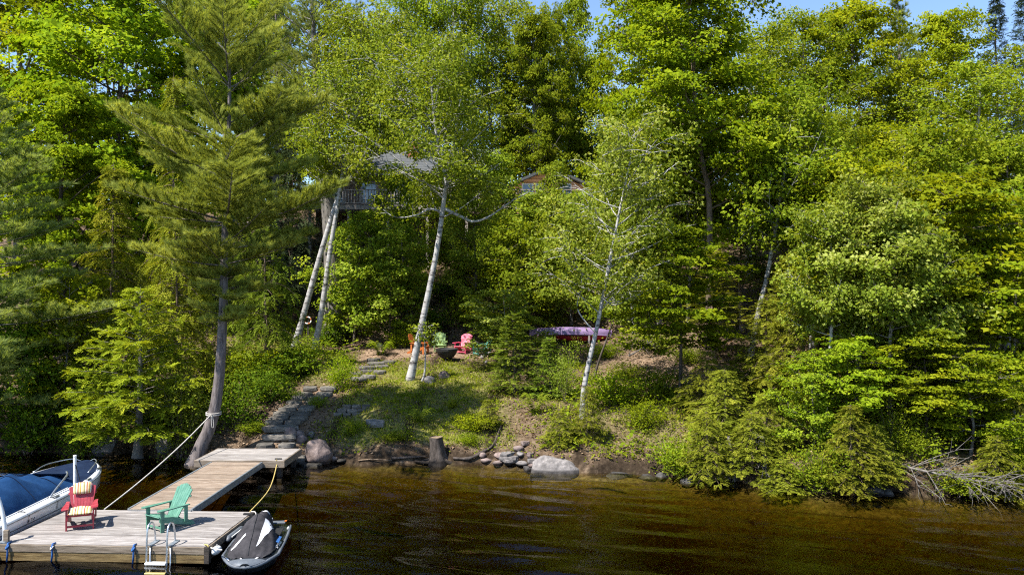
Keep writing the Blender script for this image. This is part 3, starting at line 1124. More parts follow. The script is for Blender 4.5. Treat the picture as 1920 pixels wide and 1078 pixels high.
def hero_trees():
    # the leaning pine that holds the mooring line
    b = Vector((P(365, 868, 25.7).x, 25.7, -0.15))
    tr = [(0, 0, 0)] + trunk_from_pixels([(378, 835), (394, 800), (407, 745), (415, 660), (419, 560), (421, 470), (424, 370),
                                          (428, 260), (430, 170), (429, 80), (428, 25)], 25.7, b)
    k = 25.7 / FPX
    lay = [(868 - py, L, n) for py, L, n in
           [(594, 1.1, 5), (572, 1.0, 4), (546, 1.4, 6), (518, 1.6, 4), (490, 2.6, 5), (456, 3.1, 5), (412, 3.9, 7), (338, 3.5, 6), (318, 2.4, 3),
            (256, 3.4, 6), (226, 2.2, 3), (160, 2.7, 6), (142, 1.6, 3), (98, 2.1, 5), (56, 1.4, 4), (28, 0.8, 3)]]
    lay = [(z * k, L, n) for z, L, n in lay]
    conifer('pine_hero', 41, tr[-1][2] + 0.4, 4.0, 3.2, 'pine', 0.235, trunk=tr, layers=lay, leaf=NEEDLE_PINE, bark=BARK_PINE, blet=0.115, elem=0.105)
    plant('pine_hero', 'pine_tree', 'tall white pine with curved grey trunk beside the shore deck', 'tree', b)

    # two leaning paper birches on the lawn
    b = on_ground(552, 39.5, 0.1)
    tr = [(0, 0, 0)] + trunk_from_pixels([(575, 570), (600, 480), (624, 400), (643, 340), (655, 295), (664, 220), (670, 150), (676, 80), (680, 30)], 39.5, b)
    hardwood('birch_a', 42, tr[-1][2] + 0.6, 9.2, 3.6, 0.165, nl=44, subs=8, nleaf=34, ls=0.115, cr=0.42, flat=0.85, up=0.35, trunk=tr, bark=BARK_BIRCH,
             leaf=LEAF_BIRCH, width=0.72, droop=0.2, peak=0.5, top=1.0, root=b, gaps=ROOF_GAPS)
    plant('birch_a', 'birch_tree', 'paper birch leaning right, outer one of the twin white trunks on the lawn', 'tree', b)
    b = on_ground(588, 39.2, 0.1)
    tr = [(0, 0, 0)] + trunk_from_pixels([(603, 585), (612, 520), (622, 450), (634, 380), (645, 310), (660, 240), (684, 165), (704, 110), (716, 60)], 39.2, b)
    hardwood('birch_b', 43, tr[-1][2] + 0.8, 9.0, 3.2, 0.155, nl=40, subs=8, nleaf=34, ls=0.115, cr=0.42, flat=0.85, up=0.35, trunk=tr, bark=BARK_BIRCH,
             leaf=LEAF_BIRCH, width=0.72, droop=0.2, peak=0.5, top=1.0, root=b, gaps=ROOF_GAPS,
             limbs=[(trunk_from_pixels([(655, 285), (690, 284), (715, 283), (735, 262), (740, 240)], 39.2, b), 0.05, 0.015)])
    plant('birch_b', 'birch_tree', 'paper birch nearer the stone path, inner one of the twin white trunks on the lawn', 'tree', b)

    # the single birch by the fire pit
    b = ray_ground(768, 712)
    y = b.y
    b.z -= 0.1
    tr = [(0, 0, 0)] + trunk_from_pixels([(783, 645), (797, 580), (811, 512), (824, 440), (832, 375), (837, 340), (824, 290), (814, 220), (808, 150), (806, 95)], y, b)
    hardwood('birch_c', 44, tr[-1][2] + 0.5, 8.2, 3.0, 0.155, nl=46, subs=8, nleaf=34, ls=0.105, cr=0.40, flat=0.85, up=0.35, trunk=tr, bark=BARK_BIRCH,
             leaf=LEAF_BIRCH, width=0.72, droop=0.2, peak=0.45, root=b, gaps=ROOF_GAPS,
             limbs=[(trunk_from_pixels([(834, 392), (868, 408), (888, 416), (918, 406), (955, 380), (992, 360)], y, b), 0.075, 0.02),
                    (trunk_from_pixels([(830, 398), (805, 392), (780, 404), (742, 408), (718, 393)], y, b), 0.05, 0.014),
                    (trunk_from_pixels([(837, 345), (850, 300), (856, 245), (864, 180)], y, b), 0.10, 0.03)])
    plant('birch_c', 'birch_tree', 'white paper birch with black bark marks in front of the fire pit', 'tree', b)
    # its thin second stem
    b2 = b + Vector((0.5, -0.02, 0))
    hardwood('birch_stem', 45, 2.4, 1.7, 0.5, 0.05, nl=6, subs=4, nleaf=14, ls=0.09, cr=0.2, trunk=[(0, 0, 0), (0.12, 0, 0.35), (0.16, 0, 1.0), (0.13, 0, 1.8), (0.2, 0, 2.3)],
             bark=BARK_BIRCH, leaf=LEAF_BIRCH)
    plant('birch_stem', 'birch_sapling', 'thin white birch stem close beside the fire pit birch', 'tree', b2)

    # birch on the bank behind the boulder
    b = ray_ground(1092, 784)
    y = b.y
    b.z -= 0.1
    tr = [(0, 0, 0)] + trunk_from_pixels([(1094, 735), (1104, 680), (1118, 620), (1130, 560), (1143, 490), (1153, 440), (1166, 375), (1180, 310), (1190, 250)], y, b)
    hardwood('birch_d', 46, tr[-1][2] + 0.7, 4.6, 2.5, 0.10, nl=40, subs=7, nleaf=28, ls=0.10, cr=0.36, flat=0.8, up=0.4, trunk=tr, bark=BARK_BIRCH,
             leaf=LEAF_PALE, width=0.72, droop=0.2, peak=0.5, top=1.0, root=b, gaps=ROOF_GAPS,
             limbs=[(trunk_from_pixels([(1118, 625), (1095, 600), (1082, 575), (1090, 545), (1100, 525)], y - 0.2, b), 0.03, 0.01),
                    (trunk_from_pixels([(1131, 560), (1150, 572), (1185, 560)], y - 0.2, b), 0.025, 0.008)])
    plant('birch_d', 'birch_tree', 'slender crooked birch on the bank behind the big grey boulder', 'tree', b)
    b3 = ray_ground(1112, 716)
    hardwood('lean_stem', 47, 4.6, 2.6, 1.3, 0.055, nl=12, subs=6, nleaf=30, ls=0.10, cr=0.3, trunk=[(0, 0, 0), (0.25, 0, 0.9), (0.62, 0, 1.9), (0.95, 0, 2.9), (1.3, 0, 4.2)],
             bark=BARK_DARK, leaf=LEAF_PALE, root=b3, gaps=ROOF_GAPS)
    plant('lean_stem', 'sapling_tree', 'dark thin sapling leaning right beside the crooked bank birch', 'tree', b3)

    # leaning birch in the right-hand woods
    y = 33.0
    b = on_ground(1406, y, 0.1)
    tr = [(0, 0, 0)] + trunk_from_pixels([(1421, 590), (1440, 510), (1456, 420), (1470, 330), (1482, 250), (1490, 200)], y, b)
    hardwood('birch_e', 48, tr[-1][2] + 0.6, 5.6, 2.6, 0.125, nl=38, subs=8, nleaf=40, ls=0.12, cr=0.42, flat=0.7, up=0.5, trunk=tr, bark=BARK_BIRCH, leaf=LEAF_POPLAR, width=0.75)
    plant('birch_e', 'birch_tree', 'white-barked birch leaning right among the hemlocks', 'tree', b)

    # tall maple with a bare grey trunk
    y = 34.0
    b = on_ground(1329, y, 0.1)
    tr = [(0, 0, 0)] + trunk_from_pixels([(1328, 600), (1331, 480), (1329, 360), (1316, 300), (1304, 200), (1298, 100), (1292, 10), (1290, -60)], y, b)
    hardwood('maple_tall', 49, tr[-1][2] + 1.0, 8.0, 3.5, 0.17, nl=46, subs=9, nleaf=48, ls=0.15, cr=0.50, flat=0.38, up=0.9, trunk=tr, bark=BARK_BROWN, leaf=LEAF_MAPLE, width=0.8)
    plant('maple_tall', 'maple_tree', 'tall maple with long bare grey-brown trunk above the leaf-littered slope', 'tree', b)

    # slanting thin hardwood near the water
    y = 25.2
    b = on_ground(1600, y, 0.1)
    tr = [(0, 0, 0)] + trunk_from_pixels([(1604, 740), (1614, 640), (1622, 540), (1632, 440), (1640, 360)], y, b)
    hardwood('hardwood_lean', 50, tr[-1][2] + 0.4, 3.9, 1.9, 0.085, nl=36, subs=8, nleaf=36, ls=0.10, cr=0.33, flat=0.6, up=0.6, trunk=tr, bark=BARK_GREY, leaf=LEAF_PALE, width=0.72)
    plant('hardwood_lean', 'hardwood_tree', 'slim pale-leaved hardwood with thin grey stem beside the shore hemlocks', 'tree', b)

    # the big dark trunk behind the twin birches
    y = 43.0
    b = on_ground(624, y, 0.1)
    tr = [(0, 0, 0)] + trunk_from_pixels([(622, 480), (614, 380), (606, 300), (598, 200), (590, 100), (584, 0), (580, -120)], y, b)
    conifer('old_pine', 51, tr[-1][2], 11.0, 3.6, 'pine', 0.50, trunk=tr, spacing=0.8, per=5, leaf=NEEDLE_PINE_BLUE, bark=BARK_GREY, size=1.3, blet=0.24, elem=0.2, shape=2.0)
    plant('old_pine', 'pine_tree', 'old pine with very thick grey trunk standing behind the twin birches', 'tree', b)


T = [  # prototype, name, label, px, distance, pixel of the top, radius, turn, leaf, bark
    # ---- left of the steps
    ('pine_b', 'pine_tree', 'blue-green white pine at the left edge with tiers of soft boughs over the boat', -30, 27.6, 150, 5.4, 0.4, None, None),
    ('cedar', 'cedar_tree', 'bushy bright green cedar on the bank left of the leaning pine', 258, 26.6, 535, 2.5, 0.6, None, None),
    ('maple_a', 'maple_tree', 'large yellow-green maple with dark forked trunk in the upper left', 228, 44.0, -70, 6.6, 0.3, None, None),
    ('maple_b', 'maple_tree', 'maple filling the top left corner of the view', 30, 47.0, -80, 6.2, 2.2, LEAF_YELLOW, None),
    ('maple_b', 'maple_tree', 'yellow-green maple showing between the big left maple and the leaning pine', 425, 51.0, -70, 5.6, 4.0, None, None),
    ('maple_a', 'maple_tree', 'lower maple with rounded crown under the top left maples', 118, 39.0, 165, 4.0, 1.2, LEAF_MAPLE, None),
    ('hemlock_a', 'hemlock_tree', 'brownish green pointed hemlock in front of the big left maple', 322, 35.0, 130, 1.9, 0.0, None, None),
    ('hemlock_a', 'hemlock_tree', 'hemlock behind the left-edge pine boughs', 205, 31.0, 300, 2.3, 1.0, None, None),
    ('hemlock_b', 'hemlock_tree', 'hemlock just behind the curved trunk of the leaning pine', 330, 30.0, 370, 2.1, 2.0, None, None),
    ('sapling_b', 'maple_sapling', 'small bright maple sapling left of the cedar', 128, 28.6, 520, 1.7, 0.5, LEAF_YELLOW, None),
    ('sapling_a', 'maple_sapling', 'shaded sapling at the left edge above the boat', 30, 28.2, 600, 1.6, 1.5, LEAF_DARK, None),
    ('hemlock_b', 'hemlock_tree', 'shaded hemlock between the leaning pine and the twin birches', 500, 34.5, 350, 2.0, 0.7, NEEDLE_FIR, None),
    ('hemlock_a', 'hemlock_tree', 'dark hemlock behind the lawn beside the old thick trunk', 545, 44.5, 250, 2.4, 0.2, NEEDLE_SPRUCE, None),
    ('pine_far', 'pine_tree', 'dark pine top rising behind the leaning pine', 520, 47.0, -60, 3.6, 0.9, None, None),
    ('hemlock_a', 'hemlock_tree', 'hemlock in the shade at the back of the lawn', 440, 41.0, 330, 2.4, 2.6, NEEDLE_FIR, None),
    # ---- middle
    ('sapling_a', 'hardwood_tree', 'young hardwood with dark trunk beside the dirt path', 664, 41.5, 405, 2.2, 0.4, LEAF_BIRCH, BARK_DARK),
    ('sapling_b', 'hardwood_sapling', 'leafy sapling between the dirt path and the fire pit birch', 733, 40.8, 425, 1.9, 1.1, LEAF_BIRCH, BARK_DARK),
    ('poplar_a', 'hardwood_tree', 'hardwood with straight dark trunk behind the fire pit chairs', 889, 43.0, 330, 1.9, 0.0, LEAF_BIRCH, BARK_DARK),
    ('poplar_b', 'birch_tree', 'tall birch with white forked limbs above the cabin roof', 915, 63.0, -30, 4.2, 0.3, LEAF_BIRCH, None),
    ('poplar_a', 'poplar_tree', 'poplar behind the twin birches at the top of the view', 760, 59.5, -40, 3.4, 1.3, None, None),
    ('poplar_b', 'poplar_tree', 'poplar topping the gap between the twin birches and the tall forked birch', 850, 60.0, -60, 3.4, 2.3, LEAF_POPLAR, None),
    ('maple_b', 'maple_tree', 'maple with orange-tinged top left of the patch of open sky', 1000, 60.0, 30, 3.0, 0.8, LEAF_POPLAR, None),
    ('poplar_a', 'hardwood_tree', 'hardwood rising behind the cedar-sided cabin wing', 985, 62.0, 70, 3.0, 0.8, LEAF_POPLAR, None),
    ('sapling_a', 'hardwood_sapling', 'bushy young hardwood behind the teal fire pit chair', 968, 41.0, 420, 2.2, 2.0, LEAF_POPLAR, BARK_DARK),
    ('sapling_a', 'hardwood_sapling', 'gnarled-limbed young hardwood rising behind the overturned canoe', 1072, 42.5, 380, 2.4, 3.0, LEAF_PALE, None),
    ('sapling_b', 'hardwood_sapling', 'pale-leaved sapling hiding the near end of the overturned canoe', 948, 35.5, 545, 1.7, 4.0, LEAF_PALE, None),
    ('poplar_b', 'birch_tree', 'loose pale birch behind the crooked bank birch', 1190, 39.0, 205, 2.2, 2.0, LEAF_PALE, None),
    ('poplar_a', 'hardwood_tree', 'hardwood between the bank birch and the tall bare-trunked maple', 1238, 38.5, 215, 2.8, 3.3, LEAF_POPLAR, None),
    ('maple_a', 'maple_tree', 'big maple with dark spreading limbs right of the patch of open sky', 1222, 50.0, -70, 4.1, 1.9, None, None),
    ('layered', 'maple_sapling', 'slim dark-stemmed sapling with flat tiers of bright leaves above the undercut bank', 1273, 28.2, 430, 2.4, 0.9, None, None),
    ('slim', 'hardwood_tree', 'narrow hardwood in front of the middle of the cedar cabin wing', 1034, 48.3, 305, 1.1, 0.8, LEAF_BIRCH, None),
    ('slim', 'hardwood_tree', 'hardwood between the grey roof and the cedar cabin wing', 930, 47.0, 285, 1.5, 2.8, LEAF_BIRCH, None),
    ('slim', 'hardwood_tree', 'hardwood hiding the right-hand end of the cabin deck', 1160, 46.0, 270, 1.4, 4.8, LEAF_POPLAR, None),
    ('slim', 'hardwood_sapling', 'sapling below the right half of the cedar cabin wing', 1092, 46.5, 358, 1.6, 1.8, LEAF_PALE, None),
    ('slim', 'hardwood_sapling', 'sapling below the left half of the cedar cabin wing', 992, 46.0, 366, 1.5, 0.1, LEAF_BIRCH, None),
    ('sapling_a', 'hardwood_tree', 'young hardwood in front of the middle of the cabin deck railing', 762, 45.0, 322, 2.0, 3.8, LEAF_BIRCH, None),
    ('slim', 'hardwood_tree', 'slim hardwood beside the dark trunk below the grey roof', 858, 48.0, 305, 1.5, 5.0, LEAF_BIRCH, None),
    ('maple_b', 'maple_tree', 'airy maple straight behind the cedar cabin wing', 1034, 64.0, 15, 2.2, 2.9, LEAF_POPLAR, None),
    # ---- right
    ('pole', 'hardwood_tree', 'slender grey-stemmed hardwood between the slim pale hardwood and the layered maple', 1668, 24.6, 395, 1.5, 0.3, LEAF_PALE, None),
    ('pole', 'hardwood_tree', 'slender hardwood with bare stem near the right edge', 1862, 28.2, 360, 1.7, 1.3, LEAF_POPLAR, None),
    ('pole', 'hardwood_tree', 'slender hardwood with bare stem behind the shore hemlock clump', 1522, 33.0, 330, 1.8, 2.3, LEAF_POPLAR, BARK_BIRCH),
    ('pole', 'hardwood_tree', 'slender hardwood with bare stem left of the tall bare-trunked maple', 1290, 36.5, 260, 1.9, 3.3, LEAF_MAPLE, None),
    ('pole', 'hardwood_tree', 'slender hardwood with bare stem between the leaning birch and the slim pale hardwood', 1602, 31.0, 300, 1.8, 4.3, LEAF_YELLOW, None),
    ('pole', 'hardwood_tree', 'slender hardwood with bare stem behind the layered right-hand maple', 1770, 31.0, 240, 1.9, 5.3, LEAF_POPLAR, None),
    ('fir_b', 'fir_tree', 'yellow-green fir between the shore hemlocks and the slim pale hardwood', 1478, 30.5, 480, 1.5, 2.2, NEEDLE_HEMLOCK, None),
    ('slim', 'poplar_tree', 'thin poplar top at the left side of the patch of open sky', 1074, 67.0, -10, 1.5, 1.0, LEAF_POPLAR, None),
    ('pole', 'birch_tree', 'slender pale-barked birch above the shore sapling right of the dipping hemlock', 1548, 25.4, 395, 1.3, 0.9, LEAF_PALE, BARK_BIRCH),
    ('slim', 'poplar_tree', 'thin airy poplar standing in the patch of open sky', 1112, 66.0, 110, 1.7, 0.0, LEAF_POPLAR, None),
    ('fir_b', 'fir_tree', 'yellow-green fir with flat boughs behind the leaning birch', 1392, 35.6, 350, 1.9, 0.0, None, None),
    ('fir_b', 'fir_tree', 'fir with dead grey lower branches by the tall maple trunk', 1338, 32.4, 470, 1.6, 1.4, NEEDLE_HEMLOCK, None),
    ('hemlock_a', 'hemlock_tree', 'hemlock at the top of the shore hemlock clump', 1432, 28.4, 555, 1.9, 0.6, None, None),
    ('hemlock_b', 'hemlock_tree', 'broad hemlock in the middle of the shore hemlock clump', 1502, 27.0, 530, 2.1, 1.6, None, None),
    ('hemlock_a', 'hemlock_tree', 'low hemlock over the exposed roots at the waterline', 1362, 24.9, 690, 1.5, 2.6, None, None),
    ('hemlock_b', 'hemlock_tree', 'hemlock next to the undercut bank', 1322, 26.6, 655, 1.3, 3.6, None, None),
    ('hemlock_b', 'hemlock_tree', 'short hemlock leaning over the lake right of the exposed roots', 1440, 24.2, 735, 1.4, 4.6, None, None),
    ('hemlock_a', 'hemlock_tree', 'hemlock beside the slim pale-leaved hardwood', 1560, 26.0, 640, 1.7, 5.6, None, None),
    ('hemlock_b', 'hemlock_sapling', 'bright little hemlock dipping its boughs in the lake', 1468, 22.55, 858, 1.05, 0.2, None, None),
    ('hemlock_b', 'hemlock_sapling', 'second, smaller hemlock bough clump touching the lake', 1545, 22.5, 895, 0.7, 1.9, None, None),
    ('sapling_a', 'hardwood_tree', 'pale-leaved young hardwood right of the slim slanting stem', 1695, 26.2, 440, 2.0, 1.0, LEAF_PALE, None),
    ('layered', 'maple_tree', 'yellow-green maple with flat leaf tiers in the lower right woods', 1775, 27.0, 335, 3.1, 2.0, LEAF_YELLOW, None),
    ('sapling_b', 'maple_tree', 'rounded maple at the right edge above the shore shrubs', 1900, 25.6, 480, 2.4, 0.7, LEAF_MAPLE, None),
    ('maple_b', 'maple_tree', 'maple at the right edge halfway up the slope', 1888, 31.5, 270, 2.9, 3.0, LEAF_POPLAR, None),
    ('poplar_b', 'hardwood_tree', 'hardwood above the layered right-hand maple', 1700, 35.5, 235, 2.9, 0.4, LEAF_YELLOW, None),
    ('poplar_a', 'hardwood_tree', 'hardwood above the shore hemlock clump', 1548, 36.0, 215, 2.8, 1.4, LEAF_POPLAR, None),
    ('poplar_b', 'hardwood_tree', 'hardwood behind the leaning birch with crown reaching the sky gap', 1405, 42.0, 60, 3.6, 2.4, LEAF_POPLAR, None),
    ('poplar_a', 'poplar_tree', 'poplar with thin top against the blue sky, right of the sky gap', 1510, 45.5, 22, 3.5, 3.4, LEAF_POPLAR, None),
    ('maple_b', 'maple_tree', 'maple left of the blue-green far pine, top against the sky', 1600, 47.0, 0, 3.8, 4.4, LEAF_YELLOW, None),
    ('pine_far', 'pine_tree', 'blue-green pine spire among the hardwoods at upper right', 1688, 49.0, -20, 2.7, 0.0, None, None),
    ('maple_a', 'maple_tree', 'maple right of the blue-green far pine, top against the sky', 1778, 50.5, 25, 3.8, 5.4, LEAF_YELLOW, None),
    ('poplar_b', 'hardwood_tree', 'hardwood under the dark spruces at upper right', 1842, 41.5, 125, 3.4, 0.9, LEAF_POPLAR, None),
    ('spruce', 'spruce_tree', 'dark spruce at the top right, left one of the pair', 1868, 57.0, -25, 1.9, 0.0, None, None),
    ('spruce', 'spruce_tree', 'dark spruce in the top right corner, right one of the pair', 1922, 55.0, -40, 2.0, 1.0, None, None),
    ('hemlock_a', 'hemlock_tree', 'hemlock at the right edge near the water', 1915, 23.6, 720, 1.5, 1.3, None, None),
]

S = [  # shrubs: prototype, name, label, px, distance, height, radius, leaf
    ('shrub_c', 'leafy_shrub', 'pale small-leaved shrub at the foot of the leaning pine', 338, 26.6, 3.0, 1.25, None),
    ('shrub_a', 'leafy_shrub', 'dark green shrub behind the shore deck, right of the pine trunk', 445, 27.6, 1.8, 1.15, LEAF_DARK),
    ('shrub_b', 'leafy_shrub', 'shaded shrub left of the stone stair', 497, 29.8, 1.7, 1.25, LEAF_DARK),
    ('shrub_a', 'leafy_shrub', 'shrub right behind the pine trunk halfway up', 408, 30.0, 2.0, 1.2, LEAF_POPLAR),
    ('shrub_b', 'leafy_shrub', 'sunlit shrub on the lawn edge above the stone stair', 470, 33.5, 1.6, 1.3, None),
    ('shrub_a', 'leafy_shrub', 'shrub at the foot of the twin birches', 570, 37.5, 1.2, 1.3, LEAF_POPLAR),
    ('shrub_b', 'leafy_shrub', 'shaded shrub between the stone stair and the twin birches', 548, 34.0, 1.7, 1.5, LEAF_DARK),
    ('shrub_a', 'leafy_shrub', 'upright green bush in the bend of the stone stair', 640, 31.5, 1.55, 0.75, LEAF_MAPLE),
    ('shrub_b', 'leafy_shrub', 'shrub left of the dirt path below the thick trunk', 612, 41.8, 1.3, 1.2, LEAF_DARK),
    ('fern', 'fern_clump', 'bright green fern clump where the dirt path meets the fire pit', 714, 38.6, 0.75, 0.75, None),
    ('shrub_b', 'leafy_shrub', 'green bush beside the orange chair', 752, 40.4, 1.3, 0.85, LEAF_MAPLE),
    ('shrub_a', 'leafy_shrub', 'bush behind the lime chair', 812, 43.2, 1.4, 1.2, LEAF_DARK),
    ('shrub_b', 'leafy_shrub', 'bush behind the pink-red chair', 878, 44.0, 1.8, 1.4, LEAF_POPLAR),
    ('shrub_a', 'leafy_shrub', 'bush behind the teal fire pit chair', 925, 42.0, 1.9, 1.4, LEAF_POPLAR),
    ('fir_a', 'fir_sapling', 'dark little fir on the bank below the teal chair', 965, 30.6, 3.1, 1.4, None),
    ('fir_a', 'fir_sapling', 'small fir beside the dark bank fir', 1030, 30.0, 2.3, 1.1, None),
    ('shrub_c', 'leafy_shrub', 'upright pale shrub left of the crooked bank birch', 1060, 29.2, 2.1, 0.75, None),
    ('shrub_b', 'leafy_shrub', 'bright low shrub right of the crooked bank birch', 1150, 28.6, 1.5, 1.2, LEAF_MAPLE),
    ('shrub_a', 'leafy_shrub', 'low shrub on the undercut bank', 1205, 26.6, 1.1, 1.0, LEAF_MAPLE),
    ('shrub_b', 'leafy_shrub', 'shrub under the tiered sapling', 1240, 28.4, 1.5, 0.9, LEAF_POPLAR),
    ('hemlock_b', 'hemlock_sapling', 'little hemlock growing over the big grey boulder', 1050, 25.4, 1.2, 0.75, None),
    ('hemlock_b', 'hemlock_sapling', 'young hemlock on the bank right of the boulder', 1100, 25.6, 1.7, 0.7, None),
    ('shrub_b', 'low_bush', 'yellow-green low bush right of the stump', 882, 27.2, 0.75, 0.75, LEAF_YELLOW),
    ('hemlock_a', 'hemlock_sapling', 'low spreading hemlock right of the stump', 915, 27.4, 1.0, 0.65, None),
    ('shrub_a', 'low_bush', 'small tuft of green leaves above the stump', 848, 29.0, 0.42, 0.30, LEAF_YELLOW),
    ('fern', 'fern_clump', 'grey-green grassy clump left of the stump', 787, 27.6, 0.6, 0.55, LEAF_BIRCH),
    ('fern', 'fern_clump', 'feathery clump on the bank left of the boulder', 1003, 27.6, 0.8, 0.6, LEAF_BIRCH),
    ('shrub_a', 'low_bush', 'leafy bush on the bank at the shore deck boulder', 660, 27.0, 0.6, 0.5, LEAF_MAPLE),
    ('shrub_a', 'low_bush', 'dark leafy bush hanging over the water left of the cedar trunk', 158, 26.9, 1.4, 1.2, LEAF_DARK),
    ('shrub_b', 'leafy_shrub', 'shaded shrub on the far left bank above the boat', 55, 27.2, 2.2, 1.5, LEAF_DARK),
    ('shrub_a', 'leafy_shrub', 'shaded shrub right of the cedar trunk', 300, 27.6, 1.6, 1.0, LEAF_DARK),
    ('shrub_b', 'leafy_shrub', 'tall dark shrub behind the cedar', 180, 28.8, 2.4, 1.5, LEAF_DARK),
    ('layered', 'maple_sapling', 'bright tiered sapling under the slim pale-leaved hardwood', 1590, 23.8, 3.3, 1.5, LEAF_MAPLE),
    ('sapling_a', 'hardwood_sapling', 'shore sapling right of the dipping hemlock', 1525, 23.9, 3.0, 1.2, LEAF_POPLAR),
    ('shrub_c', 'leafy_shrub', 'shore shrub behind the root end of the fallen dead tree', 1668, 23.4, 1.7, 0.95, LEAF_POPLAR),
    ('layered', 'maple_sapling', 'yellow-green tiered sapling above the middle of the fallen dead tree', 1735, 23.7, 3.4, 1.7, LEAF_YELLOW),
    ('sapling_b', 'maple_sapling', 'dense bright sapling above the branch tips of the fallen dead tree', 1818, 23.2, 3.0, 1.5, LEAF_MAPLE),
    ('shrub_b', 'leafy_shrub', 'shore shrub in the lower right corner of the woods', 1893, 22.5, 1.5, 1.0, LEAF_POPLAR),
    ('shrub_b', 'shore_shrub', 'low shrub overhanging the water below the tiered sapling on the undercut bank', 1262, 24.4, 0.9, 0.95, LEAF_POPLAR),
    ('hemlock_b', 'shore_hemlock', 'feathery hemlock overhanging the water left of the bare roots', 1318, 24.0, 1.7, 1.1, None),
    ('hemlock_b', 'hemlock_sapling', 'drooping hemlock over the water right of the bare roots', 1408, 23.2, 1.7, 1.1, None),
    ('shrub_a', 'shore_shrub', 'low shrub overhanging the water right of the dipping hemlock', 1512, 22.8, 1.1, 0.95, LEAF_POPLAR),
    ('hemlock_a', 'shore_hemlock', 'feathery hemlock over the water below the tiered shore sapling', 1582, 22.6, 2.1, 1.3, None),
    ('hemlock_a', 'hemlock_sapling', 'small hemlock over the water just left of the fallen dead tree', 1640, 22.5, 1.6, 0.95, None),
    ('shrub_a', 'leafy_shrub', 'low shrub behind the trunk of the fallen dead tree', 1715, 23.0, 1.1, 0.9, LEAF_POPLAR),
    ('shrub_a', 'shore_shrub', 'low shrub over the water at the right edge', 1912, 22.1, 1.0, 0.8, LEAF_POPLAR),
    ('shrub_b', 'shore_shrub', 'very low shrub at the waterline behind the fallen dead branches', 1775, 22.3, 0.45, 0.9, LEAF_POPLAR),
    ('hemlock_b', 'shore_hemlock', 'small drooping hemlock behind the far tips of the fallen dead tree', 1850, 22.1, 1.3, 1.0, None),
    ('shrub_a', 'low_bush', 'leafy clump hanging over the bank between the stump and the stones', 880, 26.3, 0.45, 0.5, LEAF_MAPLE),
    ('shrub_b', 'low_bush', 'leafy clump at the edge of the bank left of the stump', 742, 26.4, 0.4, 0.6, LEAF_POPLAR),
    ('shrub_a', 'low_bush', 'low bush in the leaf litter right of the crooked bank birch', 1172, 32.5, 0.9, 1.0, LEAF_POPLAR),
    ('shrub_b', 'low_bush', 'low bush on the littered slope behind the tiered sapling', 1228, 35.5, 1.0, 1.2, LEAF_BIRCH),
    ('shrub_a', 'low_bush', 'low bush on the littered slope left of the tall maple trunk', 1285, 33.0, 0.9, 0.9, LEAF_POPLAR),
    ('shrub_b', 'low_bush', 'small bush below the right-hand end of the overturned canoe', 1130, 36.5, 0.8, 0.9, LEAF_MAPLE),
    ('shrub_b', 'low_bush', 'low bush crowding the lowest treads of the stone stair', 478, 27.2, 0.55, 0.6, LEAF_POPLAR),
    ('shrub_a', 'low_bush', 'low bush on the right side of the stone stair', 596, 29.2, 0.5, 0.5, LEAF_POPLAR),
    ('shrub_b', 'low_bush', 'low bush half covering the middle treads of the stone stair', 536, 30.2, 0.6, 0.6, LEAF_DARK),
    ('shrub_b', 'leafy_shrub', 'shrub higher up between the two lower right maples', 1845, 25.0, 3.2, 1.5, LEAF_POPLAR),
    ('shrub_c', 'leafy_shrub', 'shrub in the gap between slim hardwood and layered maple', 1645, 25.8, 3.4, 1.4, LEAF_POPLAR),
    ('shrub_b', 'leafy_shrub', 'shrub on the slope right of the overturned canoe', 1190, 41.0, 1.8, 1.8, LEAF_POPLAR),
    ('shrub_a', 'leafy_shrub', 'shrub on the slope under the tall maple', 1290, 38.5, 1.8, 1.6, LEAF_MAPLE),
    ('shrub_b', 'leafy_shrub', 'shrub under the cabin deck posts', 930, 47.5, 2.2, 1.8, LEAF_YELLOW),
    ('shrub_a', 'leafy_shrub', 'shrub on the slope under the deck, near the dark trunk', 840, 46.5, 1.9, 1.7, LEAF_DARK),
    ('shrub_b', 'leafy_shrub', 'shrub beside the upper bend of the dirt path', 760, 46.0, 2.0, 1.7, LEAF_DARK),
]


def build_forest():
    make_prototypes()
    hero_trees()
    for key, name, label, px, y, top, R, rz, leaf, bark in T:
        tree_at(key, name, label, px, y, top, R, rz, leaf, bark)
    for i, (key, name, label, px, y, H, R, leaf) in enumerate(S):
        loc = on_ground(px, y, 0.06)
        if name in ('shore_shrub', 'shore_hemlock'):          # roots in the bank edge, leaves over the water
            loc.y = float(shore_y(loc.x)) + 0.10
            loc.z = 0.0
            H += 0.35
        cat = 'tree' if key[:3] in ('fir', 'hem', 'sap', 'lay') else ('fern' if key == 'fern' else 'shrub')
        plant(key, name, label, cat, loc, H, R, i * 1.3, leaf)


